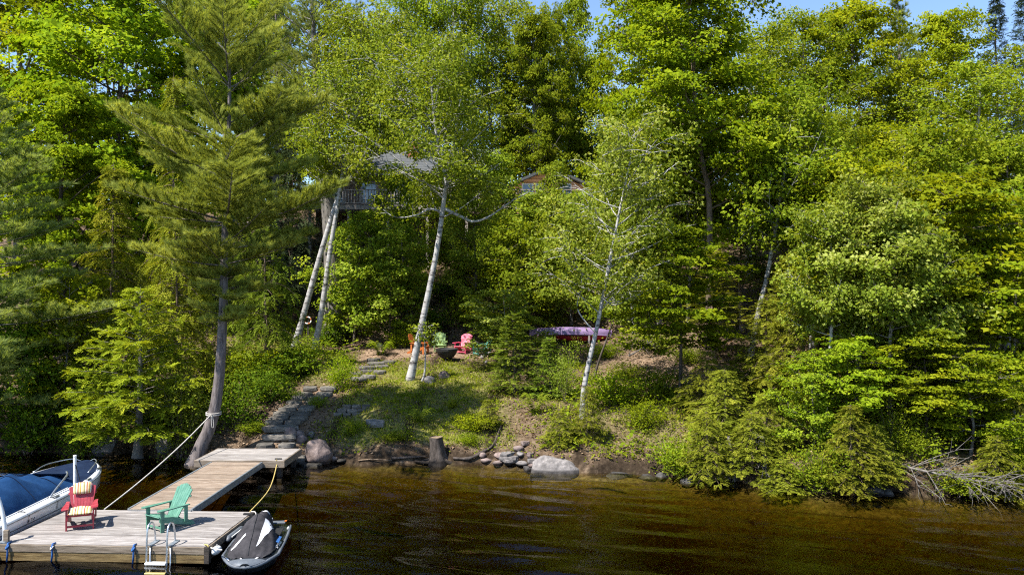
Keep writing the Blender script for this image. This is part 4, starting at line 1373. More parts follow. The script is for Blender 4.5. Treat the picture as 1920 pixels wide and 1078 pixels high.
def distant_woods():
    """Trees too far back to tell apart: one mass behind the nearer ones."""
    rng = np.random.default_rng(77)
    sky_px = [-200, 1040, 1075, 1165, 1200, 1370, 1400, 1450, 1480, 1830, 1850, 2120]
    sky_py = [-60, -20, 215, 215, 10, 10, 70, 70, 45, 45, 80, 60]
    crown, wood = Crown(), Wood()
    for i in range(95):
        y = rng.uniform(60, 78)
        px = -150 + 2220 * (i + rng.uniform(0, 1)) / 95
        x = (px - 960) / FPX * y
        gz = G(x, y)
        top = CAM_H + (HORIZON - np.interp(px, sky_px, sky_py) - rng.uniform(0, 70)) / FPX * y
        H = max(3.0, top - gz)
        R = min(3.2, 0.28 * H)
        wood.tube(np.array([[x, y, gz - 0.2], [x + 0.2, y, gz + H * 0.5], [x, y, gz + H * 0.9]]), np.array([0.16, 0.1, 0.03]), 5)
        nc = 40
        u = rng.uniform(0.05, 1, nc)
        rr = R * np.sqrt(np.clip(1 - ((u - 0.4) / 0.62) ** 2, 0.03, 1)) * rng.uniform(0.3, 1, nc)
        ph = rng.uniform(0, 6.283, nc)
        C = np.stack([x + np.cos(ph) * rr, y + np.sin(ph) * rr, gz + 1 + u * (H - 1.2)], 1)
        idx = np.repeat(np.arange(nc), 26)
        pos = C[idx] + rng.normal(0, 0.42, (len(idx), 3)) * np.array([1, 1, 0.6])
        v, f = leaf_quads(rng, pos, rng.normal(0, 0.55, (len(idx), 3)) + np.array([0, 0, 0.7]), 0.24, 0.75)
        crown.add(v, f, np.clip(0.4 + rng.normal(0, 0.12) + rng.normal(0, 0.15, len(idx)), 0, 1))
    for i in range(330):
        y = rng.uniform(58.5, 72)
        px = -150 + 2220 * rng.uniform(0, 1)
        x = (px - 960) / FPX * y
        C = np.array([x, y, G(x, y) + rng.uniform(0.2, 4.5)])
        n = 90
        pos = C + rng.normal(0, 0.75, (n, 3)) * np.array([1, 1, 0.7])
        v, f = leaf_quads(rng, pos, rng.normal(0, 0.55, (n, 3)) + np.array([0, 0, 0.7]), 0.26, 0.75)
        crown.add(v, f, np.clip(0.35 + rng.normal(0, 0.12) + rng.normal(0, 0.15, n), 0, 1))
    root = link('distant_woods', crown.mesh('distant_woods', LEAF_POPLAR))
    tag(root, 'mass of green woods at the top of the slope', 'woods', kind='stuff')
    t = link('trunks', wood.mesh('trunks', BARK_DARK), root)
    tag(t, kind='stuff')


def ground_cover():
    rng = np.random.default_rng(91)
    # grass on the bank and lawn
    N = 190000
    x = rng.uniform(-15, 7, N)
    y = rng.uniform(25, 42, N)
    d = y - shore_y(x)
    g, di = cover(x, y)
    clump = 0.5 + 0.5 * np.sin(3.1 * x + 1.2 * np.sin(2.3 * y)) * np.sin(2.7 * y + 0.8)
    keep = (rng.uniform(0, 1, N) < g * (0.25 + 0.9 * clump)) & (d > 0.35)
    x, y = x[keep], y[keep]
    n = len(x)
    base = np.stack([x, y, ground(x, y) - 0.02], 1)
    h = rng.uniform(0.05, 0.17, n)[:, None]
    ph = rng.uniform(0, 6.283, n)
    dirv = np.stack([np.cos(ph), np.sin(ph), np.zeros(n)], 1)
    side = np.stack([-np.sin(ph), np.cos(ph), np.zeros(n)], 1) * 0.016
    tip = base + np.array([0, 0, 1]) * h + dirv * h * rng.uniform(0.1, 0.9, n)[:, None]
    v = np.stack([base - side, base + side, tip], 1).reshape(-1, 3)
    tone = np.clip(0.5 + 0.3 * np.sin(0.8 * x + 1.1 * y) + rng.normal(0, 0.18, n), 0, 1)
    o = link('grass', arrays_mesh('grass', v, np.arange(n * 3).reshape(n, 3), LEAF_GRASS, tone))
    tag(o, 'short patchy grass on the lakeside bank and lawn', 'grass', kind='stuff')
    # leafy ground cover
    N = 75000
    x = rng.uniform(-26, 24, N)
    y = rng.uniform(21, 52, N)
    d = y - shore_y(x)
    g, di = cover(x, y)
    clump = np.sin(1.9 * x + 1.7 * np.sin(1.3 * y)) * np.sin(2.1 * y + 1.5 * np.sin(0.9 * x)) 
    keep = (d > 0.3) & (di < 0.15) & (rng.uniform(0, 1, N) < np.clip(0.35 + 0.9 * clump, 0.03, 1))
    x, y = x[keep], y[keep]
    n = len(x)
    woods = ~((x > -7) & (x < 1.0) & (y - shore_y(x) < 12))
    hh = np.where(woods, rng.gamma(2.0, 0.14, n), rng.gamma(1.5, 0.045, n))
    pos = np.stack([x, y, ground(x, y) + 0.02 + hh], 1)
    v, f = leaf_quads(rng, pos, rng.normal(0, 0.45, (n, 3)) + np.array([0, 0, 0.9]), np.where(woods, 0.15, 0.085), 0.7)
    o = link('undergrowth', arrays_mesh('undergrowth', v, f, LEAF_POPLAR, np.clip(0.42 + rng.normal(0, 0.2, n), 0, 1)))
    tag(o, 'low leafy ground cover under the trees', 'undergrowth', kind='stuff')
    N = 60000
    x = rng.uniform(-7, 7.5, N)
    y = rng.uniform(23, 38, N)
    d = y - shore_y(x)
    g, di = cover(x, y)
    cl = np.sin(3.7 * x + 1.9 * np.sin(2.3 * y)) * np.sin(3.3 * y + 1.7 * np.sin(2.1 * x))
    keep = (d > 0.15) & (d < 11.5) & (di < 0.5) & (rng.uniform(0, 1, N) < np.clip(0.10 + 0.75 * cl + 0.35 * (x > 1.5), 0.02, 1))
    x, y = x[keep], y[keep]
    n = len(x)
    pos = np.stack([x, y, ground(x, y) + 0.02 + rng.gamma(1.6, 0.045, n)], 1)
    v, f = leaf_quads(rng, pos, rng.normal(0, 0.5, (n, 3)) + np.array([0, 0, 0.9]), 0.075, 0.7)
    o = link('bank_weeds', arrays_mesh('bank_weeds', v, f, LEAF_MAPLE, np.clip(0.5 + 0.2 * np.sin(1.3 * x + 0.7 * y) + rng.normal(0, 0.2, n), 0, 1)))
    tag(o, 'small green weeds and seedlings covering the bank', 'weeds', kind='stuff')
    # fallen leaves
    N = 46000
    x = rng.uniform(-15, 14, N)
    y = rng.uniform(22, 50, N)
    d = y - shore_y(x)
    g, di = cover(x, y)
    keep = (d > 0.25) & (rng.uniform(0, 1, N) < 0.75 - 0.45 * g - 0.35 * di)
    x, y = x[keep], y[keep]
    n = len(x)
    pos = np.stack([x, y, ground(x, y) + rng.uniform(0.005, 0.03, n)], 1)
    v, f = leaf_quads(rng, pos, rng.normal(0, 0.3, (n, 3)) + np.array([0, 0, 1]), 0.10, 0.7)
    o = link('leaf_litter', arrays_mesh('leaf_litter', v, f, LEAF_LITTER, np.clip(0.5 + rng.normal(0, 0.25, n), 0, 1)))
    tag(o, 'dry brown leaf litter scattered over the slope', 'leaf litter', kind='stuff')


# ------------------------------------------------------------------ materials of built things
DECK_WOOD = mat_surface('weathered_deck_wood', [(0.28, (0.105, 0.090, 0.080)), (0.5, (0.245, 0.222, 0.205)), (0.72, (0.44, 0.41, 0.385))], 5.0, (0.45, 9.0, 9.0), 0.85, 0.35, 14, vary=0.22, spec=0.2)
GANG_WOOD = mat_surface('brown_deck_wood', [(0.28, (0.105, 0.070, 0.047)), (0.5, (0.225, 0.17, 0.125)), (0.72, (0.38, 0.315, 0.255))], 5.0, (0.6, 9.0, 9.0), 0.85, 0.35, 14, vary=0.20, spec=0.2)
FASCIA_WOOD = mat_surface('fascia_wood', [(0.28, (0.09, 0.066, 0.044)), (0.5, (0.22, 0.175, 0.13)), (0.75, (0.36, 0.30, 0.235))], 4.0, (0.5, 8.0, 8.0), 0.85, 0.35, 14, vary=0.1, spec=0.2)
WET_WOOD = mat_surface('wet_timber', [(0.3, (0.07, 0.042, 0.015)), (0.55, (0.17, 0.115, 0.045)), (0.75, (0.27, 0.19, 0.085))], 4.0, (0.6, 6.0, 6.0), 0.45, 0.3, 12, spec=0.4)
DARK_TIMBER = mat_surface('dark_timber', [(0.3, (0.02, 0.016, 0.012)), (0.7, (0.07, 0.055, 0.045))], 4.0, (1, 5, 5), 0.8, 0.3, 12)
ALU = mat_surface('brushed_aluminium', [(0.35, (0.50, 0.52, 0.54)), (0.65, (0.66, 0.68, 0.70))], 12, (1, 1, 1), 0.32, 0.05, 40, metallic=0.9)
GALV = mat_surface('galvanised_steel', [(0.35, (0.22, 0.25, 0.28)), (0.65, (0.36, 0.39, 0.42))], 8, (1, 1, 1), 0.5, 0.05, 40, metallic=0.6)
RED_PLASTIC = mat_surface('red_plastic', [(0.3, (0.24, 0.018, 0.030)), (0.5, (0.30, 0.028, 0.042)), (0.75, (0.40, 0.075, 0.085))], 5, rough=0.5, bump=0.05, vary=0.06)
GREEN_PLASTIC = mat_surface('green_plastic', [(0.3, (0.06, 0.165, 0.115)), (0.5, (0.085, 0.215, 0.15)), (0.75, (0.145, 0.29, 0.215))], 5, rough=0.5, bump=0.05, vary=0.06)
ORANGE_PLASTIC = mat_surface('orange_plastic', [(0.3, (0.36, 0.095, 0.018)), (0.7, (0.48, 0.15, 0.035))], 5, rough=0.5, bump=0.05, vary=0.06)
LIME_PLASTIC = mat_surface('lime_plastic', [(0.3, (0.20, 0.30, 0.10)), (0.7, (0.25, 0.36, 0.13))], 5, rough=0.5, bump=0.05, vary=0.06)
PINK_PLASTIC = mat_surface('pink_red_plastic', [(0.3, (0.62, 0.075, 0.14)), (0.7, (0.72, 0.11, 0.19))], 5, rough=0.5, bump=0.05, vary=0.06)
TEAL_PLASTIC = mat_surface('teal_plastic', [(0.3, (0.075, 0.25, 0.20)), (0.7, (0.11, 0.31, 0.25))], 5, rough=0.5, bump=0.05, vary=0.06)
WHITE_GEL = mat_surface('white_gelcoat', [(0.3, (0.70, 0.71, 0.72)), (0.7, (0.80, 0.80, 0.80))], 3, rough=0.22, spec=0.5, coat=0.3)
NAVY_GEL = mat_surface('navy_gelcoat', [(0.3, (0.008, 0.014, 0.05)), (0.7, (0.014, 0.022, 0.07))], 3, rough=0.25, coat=0.3)
BLUE_CANVAS = mat_surface('blue_canvas', [(0.25, (0.006, 0.028, 0.085)), (0.55, (0.010, 0.043, 0.12)), (0.8, (0.018, 0.062, 0.16))], 3.0, (1, 1, 1), 0.9, 0.5, 7, spec=0.1)
NAVY_CANVAS = mat_surface('navy_canvas', [(0.3, (0.005, 0.011, 0.03)), (0.7, (0.011, 0.022, 0.05))], 3.0, (1, 1, 1), 0.9, 0.4, 7, spec=0.1)
WHITE_VINYL = mat_surface('white_vinyl', [(0.3, (0.62, 0.62, 0.60)), (0.7, (0.75, 0.75, 0.73))], 4, rough=0.5)
WHITE_PVC = mat_surface('white_pvc', [(0.3, (0.72, 0.72, 0.71)), (0.7, (0.82, 0.82, 0.81))], 4, rough=0.35)
ROPE_WHITE = mat_surface('white_rope', [(0.3, (0.40, 0.37, 0.33)), (0.7, (0.62, 0.58, 0.53))], 40, rough=0.9, bump=0.5)
ROPE_YELLOW = mat_surface('yellow_rope', [(0.3, (0.36, 0.26, 0.07)), (0.7, (0.55, 0.42, 0.14))], 40, rough=0.9, bump=0.5)
BLUE_STRAP = mat_surface('blue_strap', [(0.3, (0.01, 0.06, 0.22)), (0.7, (0.03, 0.13, 0.36))], 20, rough=0.8)
SKI_HULL = mat_surface('charcoal_hull', [(0.3, (0.012, 0.014, 0.017)), (0.7, (0.024, 0.027, 0.031))], 4, rough=0.35, coat=0.3)
SKI_BUMPER = mat_surface('grey_bumper', [(0.3, (0.07, 0.08, 0.095)), (0.7, (0.13, 0.145, 0.165))], 4, rough=0.5)
SKI_COVER = mat_surface('charcoal_cover', [(0.25, (0.022, 0.021, 0.023)), (0.75, (0.058, 0.054, 0.058))], 5, rough=0.9, bump=0.5, bump_scale=9, spec=0.1)
BLACK_RUBBER = mat_surface('black_rubber', [(0.3, (0.010, 0.010, 0.011)), (0.7, (0.022, 0.022, 0.024))], 6, rough=0.6)
WHITE_FABRIC = mat_surface('white_fabric', [(0.3, (0.62, 0.62, 0.64)), (0.7, (0.76, 0.76, 0.77))], 5, rough=0.85)
BLACK_IRON = mat_surface('black_iron', [(0.3, (0.012, 0.012, 0.013)), (0.7, (0.035, 0.033, 0.032))], 9, rough=0.6, bump=0.2)
GRANITE = mat_surface('granite', [(0.25, (0.055, 0.05, 0.048)), (0.45, (0.14, 0.128, 0.122)), (0.6, (0.22, 0.20, 0.19)), (0.78, (0.36, 0.32, 0.30))], 5.5, rough=0.9, bump=1.0, bump_scale=12, detail=10, vary=0.2, spec=0.15, wet=True)
PINK_GRANITE = mat_surface('pink_granite', [(0.25, (0.075, 0.056, 0.052)), (0.5, (0.19, 0.145, 0.13)), (0.75, (0.36, 0.28, 0.25))], 5.5, rough=0.9, bump=1.0, bump_scale=12, detail=10, vary=0.2, spec=0.15, wet=True)
SHADED_WET_ROCK = mat_surface('wet_shaded_rock', [(0.3, (0.018, 0.017, 0.017)), (0.7, (0.07, 0.066, 0.064))], 5.5, rough=0.6, bump=1.0, bump_scale=12, detail=10, vary=0.2)  # wet stone, colour darkened further to stand in for the bank's shade
SLATE = mat_surface('grey_flagstone', [(0.25, (0.055, 0.05, 0.045)), (0.5, (0.125, 0.115, 0.10)), (0.75, (0.25, 0.22, 0.185))], 5.0, (1, 1, 3), rough=0.9, bump=0.9, bump_scale=11, detail=9, vary=0.3, spec=0.15, wet=True)
DEAD_WOOD = mat_surface('bleached_dead_wood', [(0.3, (0.07, 0.06, 0.052)), (0.7, (0.21, 0.19, 0.172))], 9, (1, 1, 1), 0.9, 0.3, vary=0.1, spec=0.15)
STUMP_WOOD = mat_surface('stump_bark', [(0.3, (0.025, 0.02, 0.016)), (0.7, (0.11, 0.09, 0.078))], 9, (1, 1, 0.3), 0.9, 0.9, 14, spec=0.15, wet=True)
CUT_WOOD = mat_surface('cut_wood', [(0.3, (0.12, 0.08, 0.05)), (0.7, (0.28, 0.21, 0.145))], 14, (1, 1, 1), 0.9, 0.4, spec=0.1)
ROOF_GREY = mat_surface('grey_roofing', [(0.3, (0.055, 0.06, 0.062)), (0.7, (0.095, 0.10, 0.102))], 9, (1, 1, 1), 0.85, 0.3, vary=0.08)
CABIN_WOOD = mat_surface('brown_cabin_wood', [(0.3, (0.10, 0.07, 0.05)), (0.7, (0.23, 0.175, 0.135))], 6, (1, 1, 0.2), 0.85, 0.3, vary=0.15)
CEDAR_SIDING = mat_surface('orange_cedar_siding', [(0.3, (0.60, 0.30, 0.14)), (0.7, (0.78, 0.44, 0.23))], 5, (0.3, 1, 4), 0.7, 0.2, vary=0.12)
GREY_TIMBER = mat_surface('grey_timber', [(0.3, (0.22, 0.19, 0.165)), (0.7, (0.42, 0.37, 0.33))], 6, (1, 1, 0.2), 0.85, 0.3, vary=0.15)
BRICK = mat_surface('red_brick', [(0.3, (0.26, 0.075, 0.045)), (0.7, (0.42, 0.15, 0.09))], 14, rough=0.9, bump=0.4)
PURPLE_PAINT = mat_surface('purple_canoe_paint', [(0.3, (0.17, 0.11, 0.225)), (0.7, (0.27, 0.185, 0.335))], 6, rough=0.4, spec=0.4)
RED_PAINT = mat_surface('red_kayak_plastic', [(0.3, (0.28, 0.010, 0.020)), (0.7, (0.38, 0.020, 0.03))], 6, rough=0.4)


def mat_stripes():
    """Woven stripes in yellow, cream, red and olive."""
    m, nt, out = new_mat('striped_cushion_cloth')
    b = nd(nt, 'ShaderNodeBsdfPrincipled')
    b.inputs['Roughness'].default_value = 0.95
    b.inputs['Specular IOR Level'].default_value = 0.05
    tc = nd(nt, 'ShaderNodeTexCoord')
    sp = nd(nt, 'ShaderNodeSeparateXYZ')
    nt.links.new(tc.outputs['Object'], sp.inputs[0])
    mu = nd(nt, 'ShaderNodeMath', operation='MULTIPLY')
    mu.inputs[1].default_value = 5.6
    nt.links.new(sp.outputs['X'], mu.inputs[0])
    fr = nd(nt, 'ShaderNodeMath', operation='FRACT')
    nt.links.new(mu.outputs[0], fr.inputs[0])
    r = ramp(nt, [(0.0, (0.60, 0.50, 0.28)), (0.16, (0.30, 0.27, 0.12)), (0.30, (0.66, 0.60, 0.45)), (0.46, (0.42, 0.085, 0.05)),
                  (0.58, (0.64, 0.53, 0.30)), (0.74, (0.50, 0.30, 0.08)), (0.88, (0.70, 0.64, 0.50))])
    r.color_ramp.interpolation = 'CONSTANT'
    nt.links.new(fr.outputs[0], r.inputs['Fac'])
    nt.links.new(r.outputs['Color'], b.inputs['Base Color'])
    nt.links.new(b.outputs[0], out.inputs['Surface'])
    return m


STRIPES = mat_stripes()


def mat_glass():
    m, nt, out = new_mat('window_glass')
    b = nd(nt, 'ShaderNodeBsdfPrincipled')
    b.inputs['Base Color'].default_value = (0.03, 0.06, 0.10, 1)
    b.inputs['Roughness'].default_value = 0.04
    b.inputs['Specular IOR Level'].default_value = 1.0
    nt.links.new(b.outputs[0], out.inputs['Surface'])
    return m


GLASS = mat_glass()


# ------------------------------------------------------------------ cabin
def build_cabin():
    x0, x1 = -13.2, -1.2
    yf = 53.4
    c = thing('cabin', 'lakeside cabin with grey roof, orange cedar wing and railed deck behind the birches', 'building', (0, yf, G(-4, yf)))
    oz = -c.location.z
    oy = -yf

    def W(x, y, z):
        return (x, y + oy, z + oz)
    # main block
    MB().box(W((x0 + x1) / 2, yf + 3.6, 11.0), (x1 - x0, 7.0, 4.5)).build('wall', CABIN_WOOD, c)
    MB().box(W((x0 + x1) / 2, yf + 3.6, 8.2), (x1 - x0 - 0.6, 6.4, 2.4)).build('foundation', DARK_TIMBER, c)
    rf = MB()
    rise = 15.45
    eave = 13.25
    prof = [(yf - 0.7, eave - 0.05), (yf + 3.6, rise), (yf + 7.9, eave - 0.05), (yf + 7.9, eave + 0.12), (yf + 3.6, rise + 0.18), (yf - 0.7, eave + 0.12)]
    rf.prism([(p[0] + oy, p[1] + oz) for p in prof], x0 - 0.5, x1 + 0.4, axis='x')
    roof = rf.build('roof', ROOF_GREY, c)
    # courses of roofing on the slope that faces the lake
    sl = math.atan2(rise - eave, 4.3)
    n = 14
    me = MB().slab((0, 0, 0), (x1 - x0 + 0.86, 0.36, 0.022), bev=0.005).mesh('roof_course', ROOF_GREY)
    for i in range(n):
        t = (i + 0.5) / n
        o = link('roof_course', me, roof)
        o.location = W((x0 + x1) / 2 - 0.05, yf - 0.7 + 4.3 * t - 0.02, eave + 0.14 + (rise - eave + 0.05) * t)
        o.rotation_euler = (sl - 0.03, 0, 0)
    ch = MB().box(W(-6.9, yf + 2.4, 15.35), (0.75, 0.75, 1.7)).build('chimney', BRICK, roof)
    MB().box(W(-6.9, yf + 2.4, 16.28), (0.9, 0.9, 0.12)).build('chimney_cap', GREY_TIMBER, roof)
    MB().box(W(-6.9, yf + 2.0, 14.72), (0.95, 0.08, 0.2)).build('flashing', GALV, roof)
    for wx in (-11.8, -9.6, -5.0, -2.8):
        w = MB().box(W(wx, yf + 0.07, 12.1), (1.15, 0.10, 1.5)).build('window', GREY_TIMBER, c)
        MB().box(W(wx, yf + 0.01, 12.1), (0.95, 0.04, 1.3)).build('pane', GLASS, w)
    dr = MB().box(W(-7.3, yf + 0.07, 12.0), (1.8, 0.10, 2.05)).build('door', GREY_TIMBER, c)
    for k in (-0.43, 0.43):
        MB().box(W(-7.3 + k, yf + 0.01, 12.05), (0.75, 0.04, 1.8)).build('pane', GLASS, dr)
    # cedar wing with its gable to the lake
    wx0, wx1, pk = -0.9, 6.0, 2.5
    MB().prism([(wx0, 8.6 + oz), (wx1, 8.6 + oz), (wx1, 12.05 + oz), (pk, 13.62 + oz), (wx0, 12.1 + oz)], yf + 0.1 + oy, yf + 5.5 + oy, axis='y').build('wing_wall', CEDAR_SIDING, c)
    gr = MB()
    for a, b_ in (((wx0 - 0.5, 11.98), (pk, 13.62)), ((pk, 13.62), (wx1 + 0.5, 11.93))):
        dx, dz = b_[0] - a[0], b_[1] - a[1]
        L = math.hypot(dx, dz)
        nx_, nz_ = -dz / L * 0.16, dx / L * 0.16
        gr.prism([(a[0], a[1] + oz + 0.02), (b_[0], b_[1] + oz + 0.02), (b_[0] + nx_, b_[1] + nz_ + oz + 0.02), (a[0] + nx_, a[1] + nz_ + oz + 0.02)], yf - 0.5 + oy, yf + 5.8 + oy, axis='y')
    gr.build('wing_roof', ROOF_GREY, c)
    k = 0
    z = 10.9
    while z < 13.5:
        left = wx0 if z < 12.1 else wx0 + (z - 12.1) / 1.52 * (pk - wx0)
        right = wx1 if z < 12.05 else wx1 - (z + 0.2 - 12.05) / 1.57 * (wx1 - pk)
        if right - left > 0.4:
            MB().slab(W((left + right) / 2, yf + 0.075, z + 0.11), (right - left - 0.02, 0.035, 0.205), Matrix.Rotation(0.10, 3, 'X')).build('siding_board', CEDAR_SIDING, c)
        z += 0.215
    for wx in (1.05, 1.95, 3.6):
        w = MB().box(W(wx, yf + 0.04, 12.05), (0.78, 0.12, 1.35)).build('window', WHITE_PVC, c)
        MB().box(W(wx, yf - 0.03, 12.05), (0.62, 0.04, 1.18)).build('pane', GLASS, w)
    # deck on posts with railing
    dz, dy = 11.0, yf - 2.8
    deck = MB().box(W(-3.4, yf - 1.42, dz - 0.02), (19.6, 2.8, 0.05)).build('deck', GREY_TIMBER, c)
    MB().box(W(-3.4, dy - 0.01, dz - 0.17), (19.7, 0.06, 0.26)).build('fascia_board', GREY_TIMBER, deck)
    MB().box(W(-3.4, dy - 0.02, dz + 0.95), (19.7, 0.13, 0.05)).build('handrail', GREY_TIMBER, deck)
    MB().box(W(-3.4, dy - 0.02, dz + 0.12), (19.7, 0.05, 0.06)).build('bottom_rail', GREY_TIMBER, deck)
    bal = MB().box((0, 0, 0), (0.055, 0.04, 0.78)).mesh('baluster', GREY_TIMBER)
    for i in range(108):
        o = link('baluster', bal, deck)
        o.location = W(-13.1 + i * 0.181, dy - 0.02, dz + 0.535)
    post = MB().box((0, 0, 0), (0.17, 0.17, 4.6)).mesh('deck_post', GREY_TIMBER)
    for x in (-12.9, -10.4, -7.9, -5.4, -2.9, -0.3, 2.0, 4.2, 6.2):
        o = link('deck_post', post, c)
        o.location = W(x, dy + 0.2, dz - 2.45)


# ------------------------------------------------------------------ docks
DOCK_FR = Vector((-6.22, 16.22))      # front right corner of the floating dock
DOCK_ANG = math.radians(-2.6)
DOCK_W, DOCK_D, DOCK_Z = 4.40, 2.52, 0.36


def dock_pt(u, v, z=0.0):
    """u metres left of the front right corner, v metres towards the shore, z above the deck."""
    c, s = math.cos(DOCK_ANG), math.sin(DOCK_ANG)
    x = -u
    return Vector((DOCK_FR.x + x * c - v * s, DOCK_FR.y + x * s + v * c, DOCK_Z + z))


def build_docks():
    d = thing('floating_dock', 'weathered grey floating dock with plank deck and the two chairs on it', 'dock', dock_pt(DOCK_W / 2, DOCK_D / 2, -DOCK_Z), DOCK_ANG)
    n = 18
    pw = DOCK_D / n
    me = MB().slab((0, 0, 0), (DOCK_W, pw - 0.010, 0.036), bev=0.006).mesh('plank', DECK_WOOD)
    rng = random.Random(3)
    for i in range(n):
        o = link('plank', me, d)
        o.location = (rng.uniform(-0.006, 0.006), -DOCK_D / 2 + pw * (i + 0.5), DOCK_Z - 0.018 + rng.uniform(-0.002, 0.002))
    h = DOCK_D / 2
    w = DOCK_W / 2
    MB().slab((0, -h - 0.022, DOCK_Z - 0.085), (DOCK_W + 0.02, 0.036, 0.145)).build('front_fascia', FASCIA_WOOD, d)
    MB().slab((0, h + 0.022, DOCK_Z - 0.085), (DOCK_W + 0.02, 0.036, 0.145)).build('rear_fascia', FASCIA_WOOD, d)
    for s in (-1, 1):
        MB().slab((s * (w + 0.022), 0, DOCK_Z - 0.09), (DOCK_D, 0.036, 0.15), Matrix.Rotation(math.pi / 2, 3, 'Z')).build('side_fascia', FASCIA_WOOD, d)
        MB().slab((s * (w - 0.03), 0, DOCK_Z - 0.24), (DOCK_D - 0.1, 0.10, 0.15), Matrix.Rotation(math.pi / 2, 3, 'Z')).build('side_beam', DARK_TIMBER, d)
    MB().slab((0, -h + 0.02, DOCK_Z - 0.255), (DOCK_W - 0.05, 0.10, 0.175)).build('front_beam', WET_WOOD, d)
    MB().box((0, 0.1, DOCK_Z - 0.27), (DOCK_W - 0.4, DOCK_D - 0.4, 0.42)).build('float', BLACK_RUBBER, d)
    MB().box((w + 0.03, -h - 0.02, DOCK_Z - 0.17), (0.10, 0.10, 0.33)).build('corner_post', DARK_TIMBER, d)
    MB().box((w + 0.0, h - 0.25, DOCK_Z + 0.02), (0.22, 0.06, 0.035)).build('cleat', BLACK_IRON, d)

    # gangway
    A = Vector((-8.30, 18.80, DOCK_Z + 0.03))
    B = Vector((-8.16, 23.62, 0.46))
    g = thing('gangway', 'brown plank gangway with steel side rails between floating dock and shore deck', 'gangway', A)
    yaw = math.atan2(B.x - A.x, B.y - A.y)
    L = (B - A).length
    pit = math.asin((B.z - A.z) / L)
    g.rotation_euler = (pit, 0, -yaw)
    n = 35
    pw = L / n
    me = MB().slab((0, 0, 0), (1.46, pw - 0.010, 0.034), bev=0.006).mesh('plank', GANG_WOOD)
    for i in range(n):
        o = link('plank', me, g)
        o.location = (rng.uniform(-0.006, 0.006), pw * (i + 0.5), rng.uniform(-0.002, 0.002))
    for s in (-1, 1):
        MB().slab((s * 0.755, L / 2, -0.055), (L, 0.05, 0.17), Matrix.Rotation(math.pi / 2, 3, 'Z')).build('side_rail', GALV, g)
    MB().box((0, -0.02, -0.02), (1.5, 0.05, 0.05)).build('hinge_bar', ALU, g)

    # shore deck
    s = thing('shore_deck', 'pale timber landing deck at the foot of the stone stair', 'deck', (-8.08, 24.55, 0.0), math.radians(-1.0))
    W_, D_, z = 2.62, 1.75, 0.52
    n = 12
    pw = D_ / n
    me = MB().slab((0, 0, 0), (W_, pw - 0.008, 0.036), bev=0.005).mesh('plank', DECK_WOOD)
    for i in range(n):
        o = link('plank', me, s)
        o.location = (rng.uniform(-0.004, 0.004), -D_ / 2 + pw * (i + 0.5), z - 0.018 + rng.uniform(-0.0015, 0.0015))
    for yy in (-D_ / 2 - 0.02, D_ / 2 + 0.02):
        MB().slab((0, yy, z - 0.105), (W_ + 0.08, 0.038, 0.205)).build('fascia_board', FASCIA_WOOD, s)
    for sx in (-1, 1):
        MB().slab((sx * (W_ / 2 + 0.02), 0, z - 0.105), (D_, 0.038, 0.205), Matrix.Rotation(math.pi / 2, 3, 'Z')).build('fascia_board', FASCIA_WOOD, s)
        for yy in (-0.7, 0.7):
            MB().box((sx * 1.15, yy, z - 0.55), (0.14, 0.14, 0.75)).build('post', DARK_TIMBER, s)
    MB().box((1.12, -0.75, z + 0.02), (0.20, 0.05, 0.03)).build('cleat', BLACK_IRON, s)


def build_ladder():
    o = thing('swim_ladder', 'silver swim ladder hooked over the front edge of the floating dock', 'ladder', dock_pt(0.98, 0.0, -DOCK_Z), DOCK_ANG)
    z = DOCK_Z
    for s in (-1, 1):
        x = s * 0.21
        path = [(x, 0.26, z + 0.02), (x, 0.245, z + 0.20), (x, 0.17, z + 0.40), (x, 0.06, z + 0.44), (x, -0.05, z + 0.37), (x, -0.085, z + 0.18), (x, -0.10, z - 0.1), (x, -0.14, z - 0.85)]
        MB().tube(smooth_path(path, 26), 0.019, 8).build('side_rail', ALU, o, smooth=True)
        MB().tube([(x + 0.07, -0.085, z - 0.02), (x + 0.07, -0.11, z - 0.75)], 0.015, 8).build('brace', ALU, o, smooth=True)
        MB().box((x + 0.03, 0.14, z + 0.012), (0.10, 0.34, 0.018)).build('foot_plate', GALV, o)
    for i, zz in enumerate((-0.32, -0.52, -0.72)):
        MB().slab((0, -0.125 - 0.01 * i, z + zz), (0.42, 0.12, 0.035)).build('step', WHITE_PVC, o)


def mooring_straps():
    for u, lab in ((4.12, 'blue mooring strap at the left end of the dock front'), (3.18, 'blue mooring strap with white knot on the dock front below the red chair'),
                   (1.48, 'blue mooring strap beside the swim ladder')):
        o = thing('mooring_strap', lab, 'strap', dock_pt(u, -0.05, 0), DOCK_ANG, 'blue straps on the dock front')
        MB().tube([(0, 0.10, 0.012), (0, 0.0, 0.018), (0.0, -0.022, -0.05), (0.006, -0.026, -0.2), (-0.01, -0.03, -0.36)], [0.014, 0.018, 0.024, 0.020, 0.017], 6).build('strap', BLUE_STRAP, o, smooth=True)
        MB().tube([(0.03, -0.02, -0.02), (0.015, -0.05, -0.06), (-0.025, -0.045, -0.10), (-0.02, -0.03, -0.04)], 0.012, 6).build('knot', ROPE_WHITE if 'white' in lab else BLUE_STRAP, o, smooth=True)


# ------------------------------------------------------------------ chairs
CHAIR_MESH = {}
LEAN = -0.50


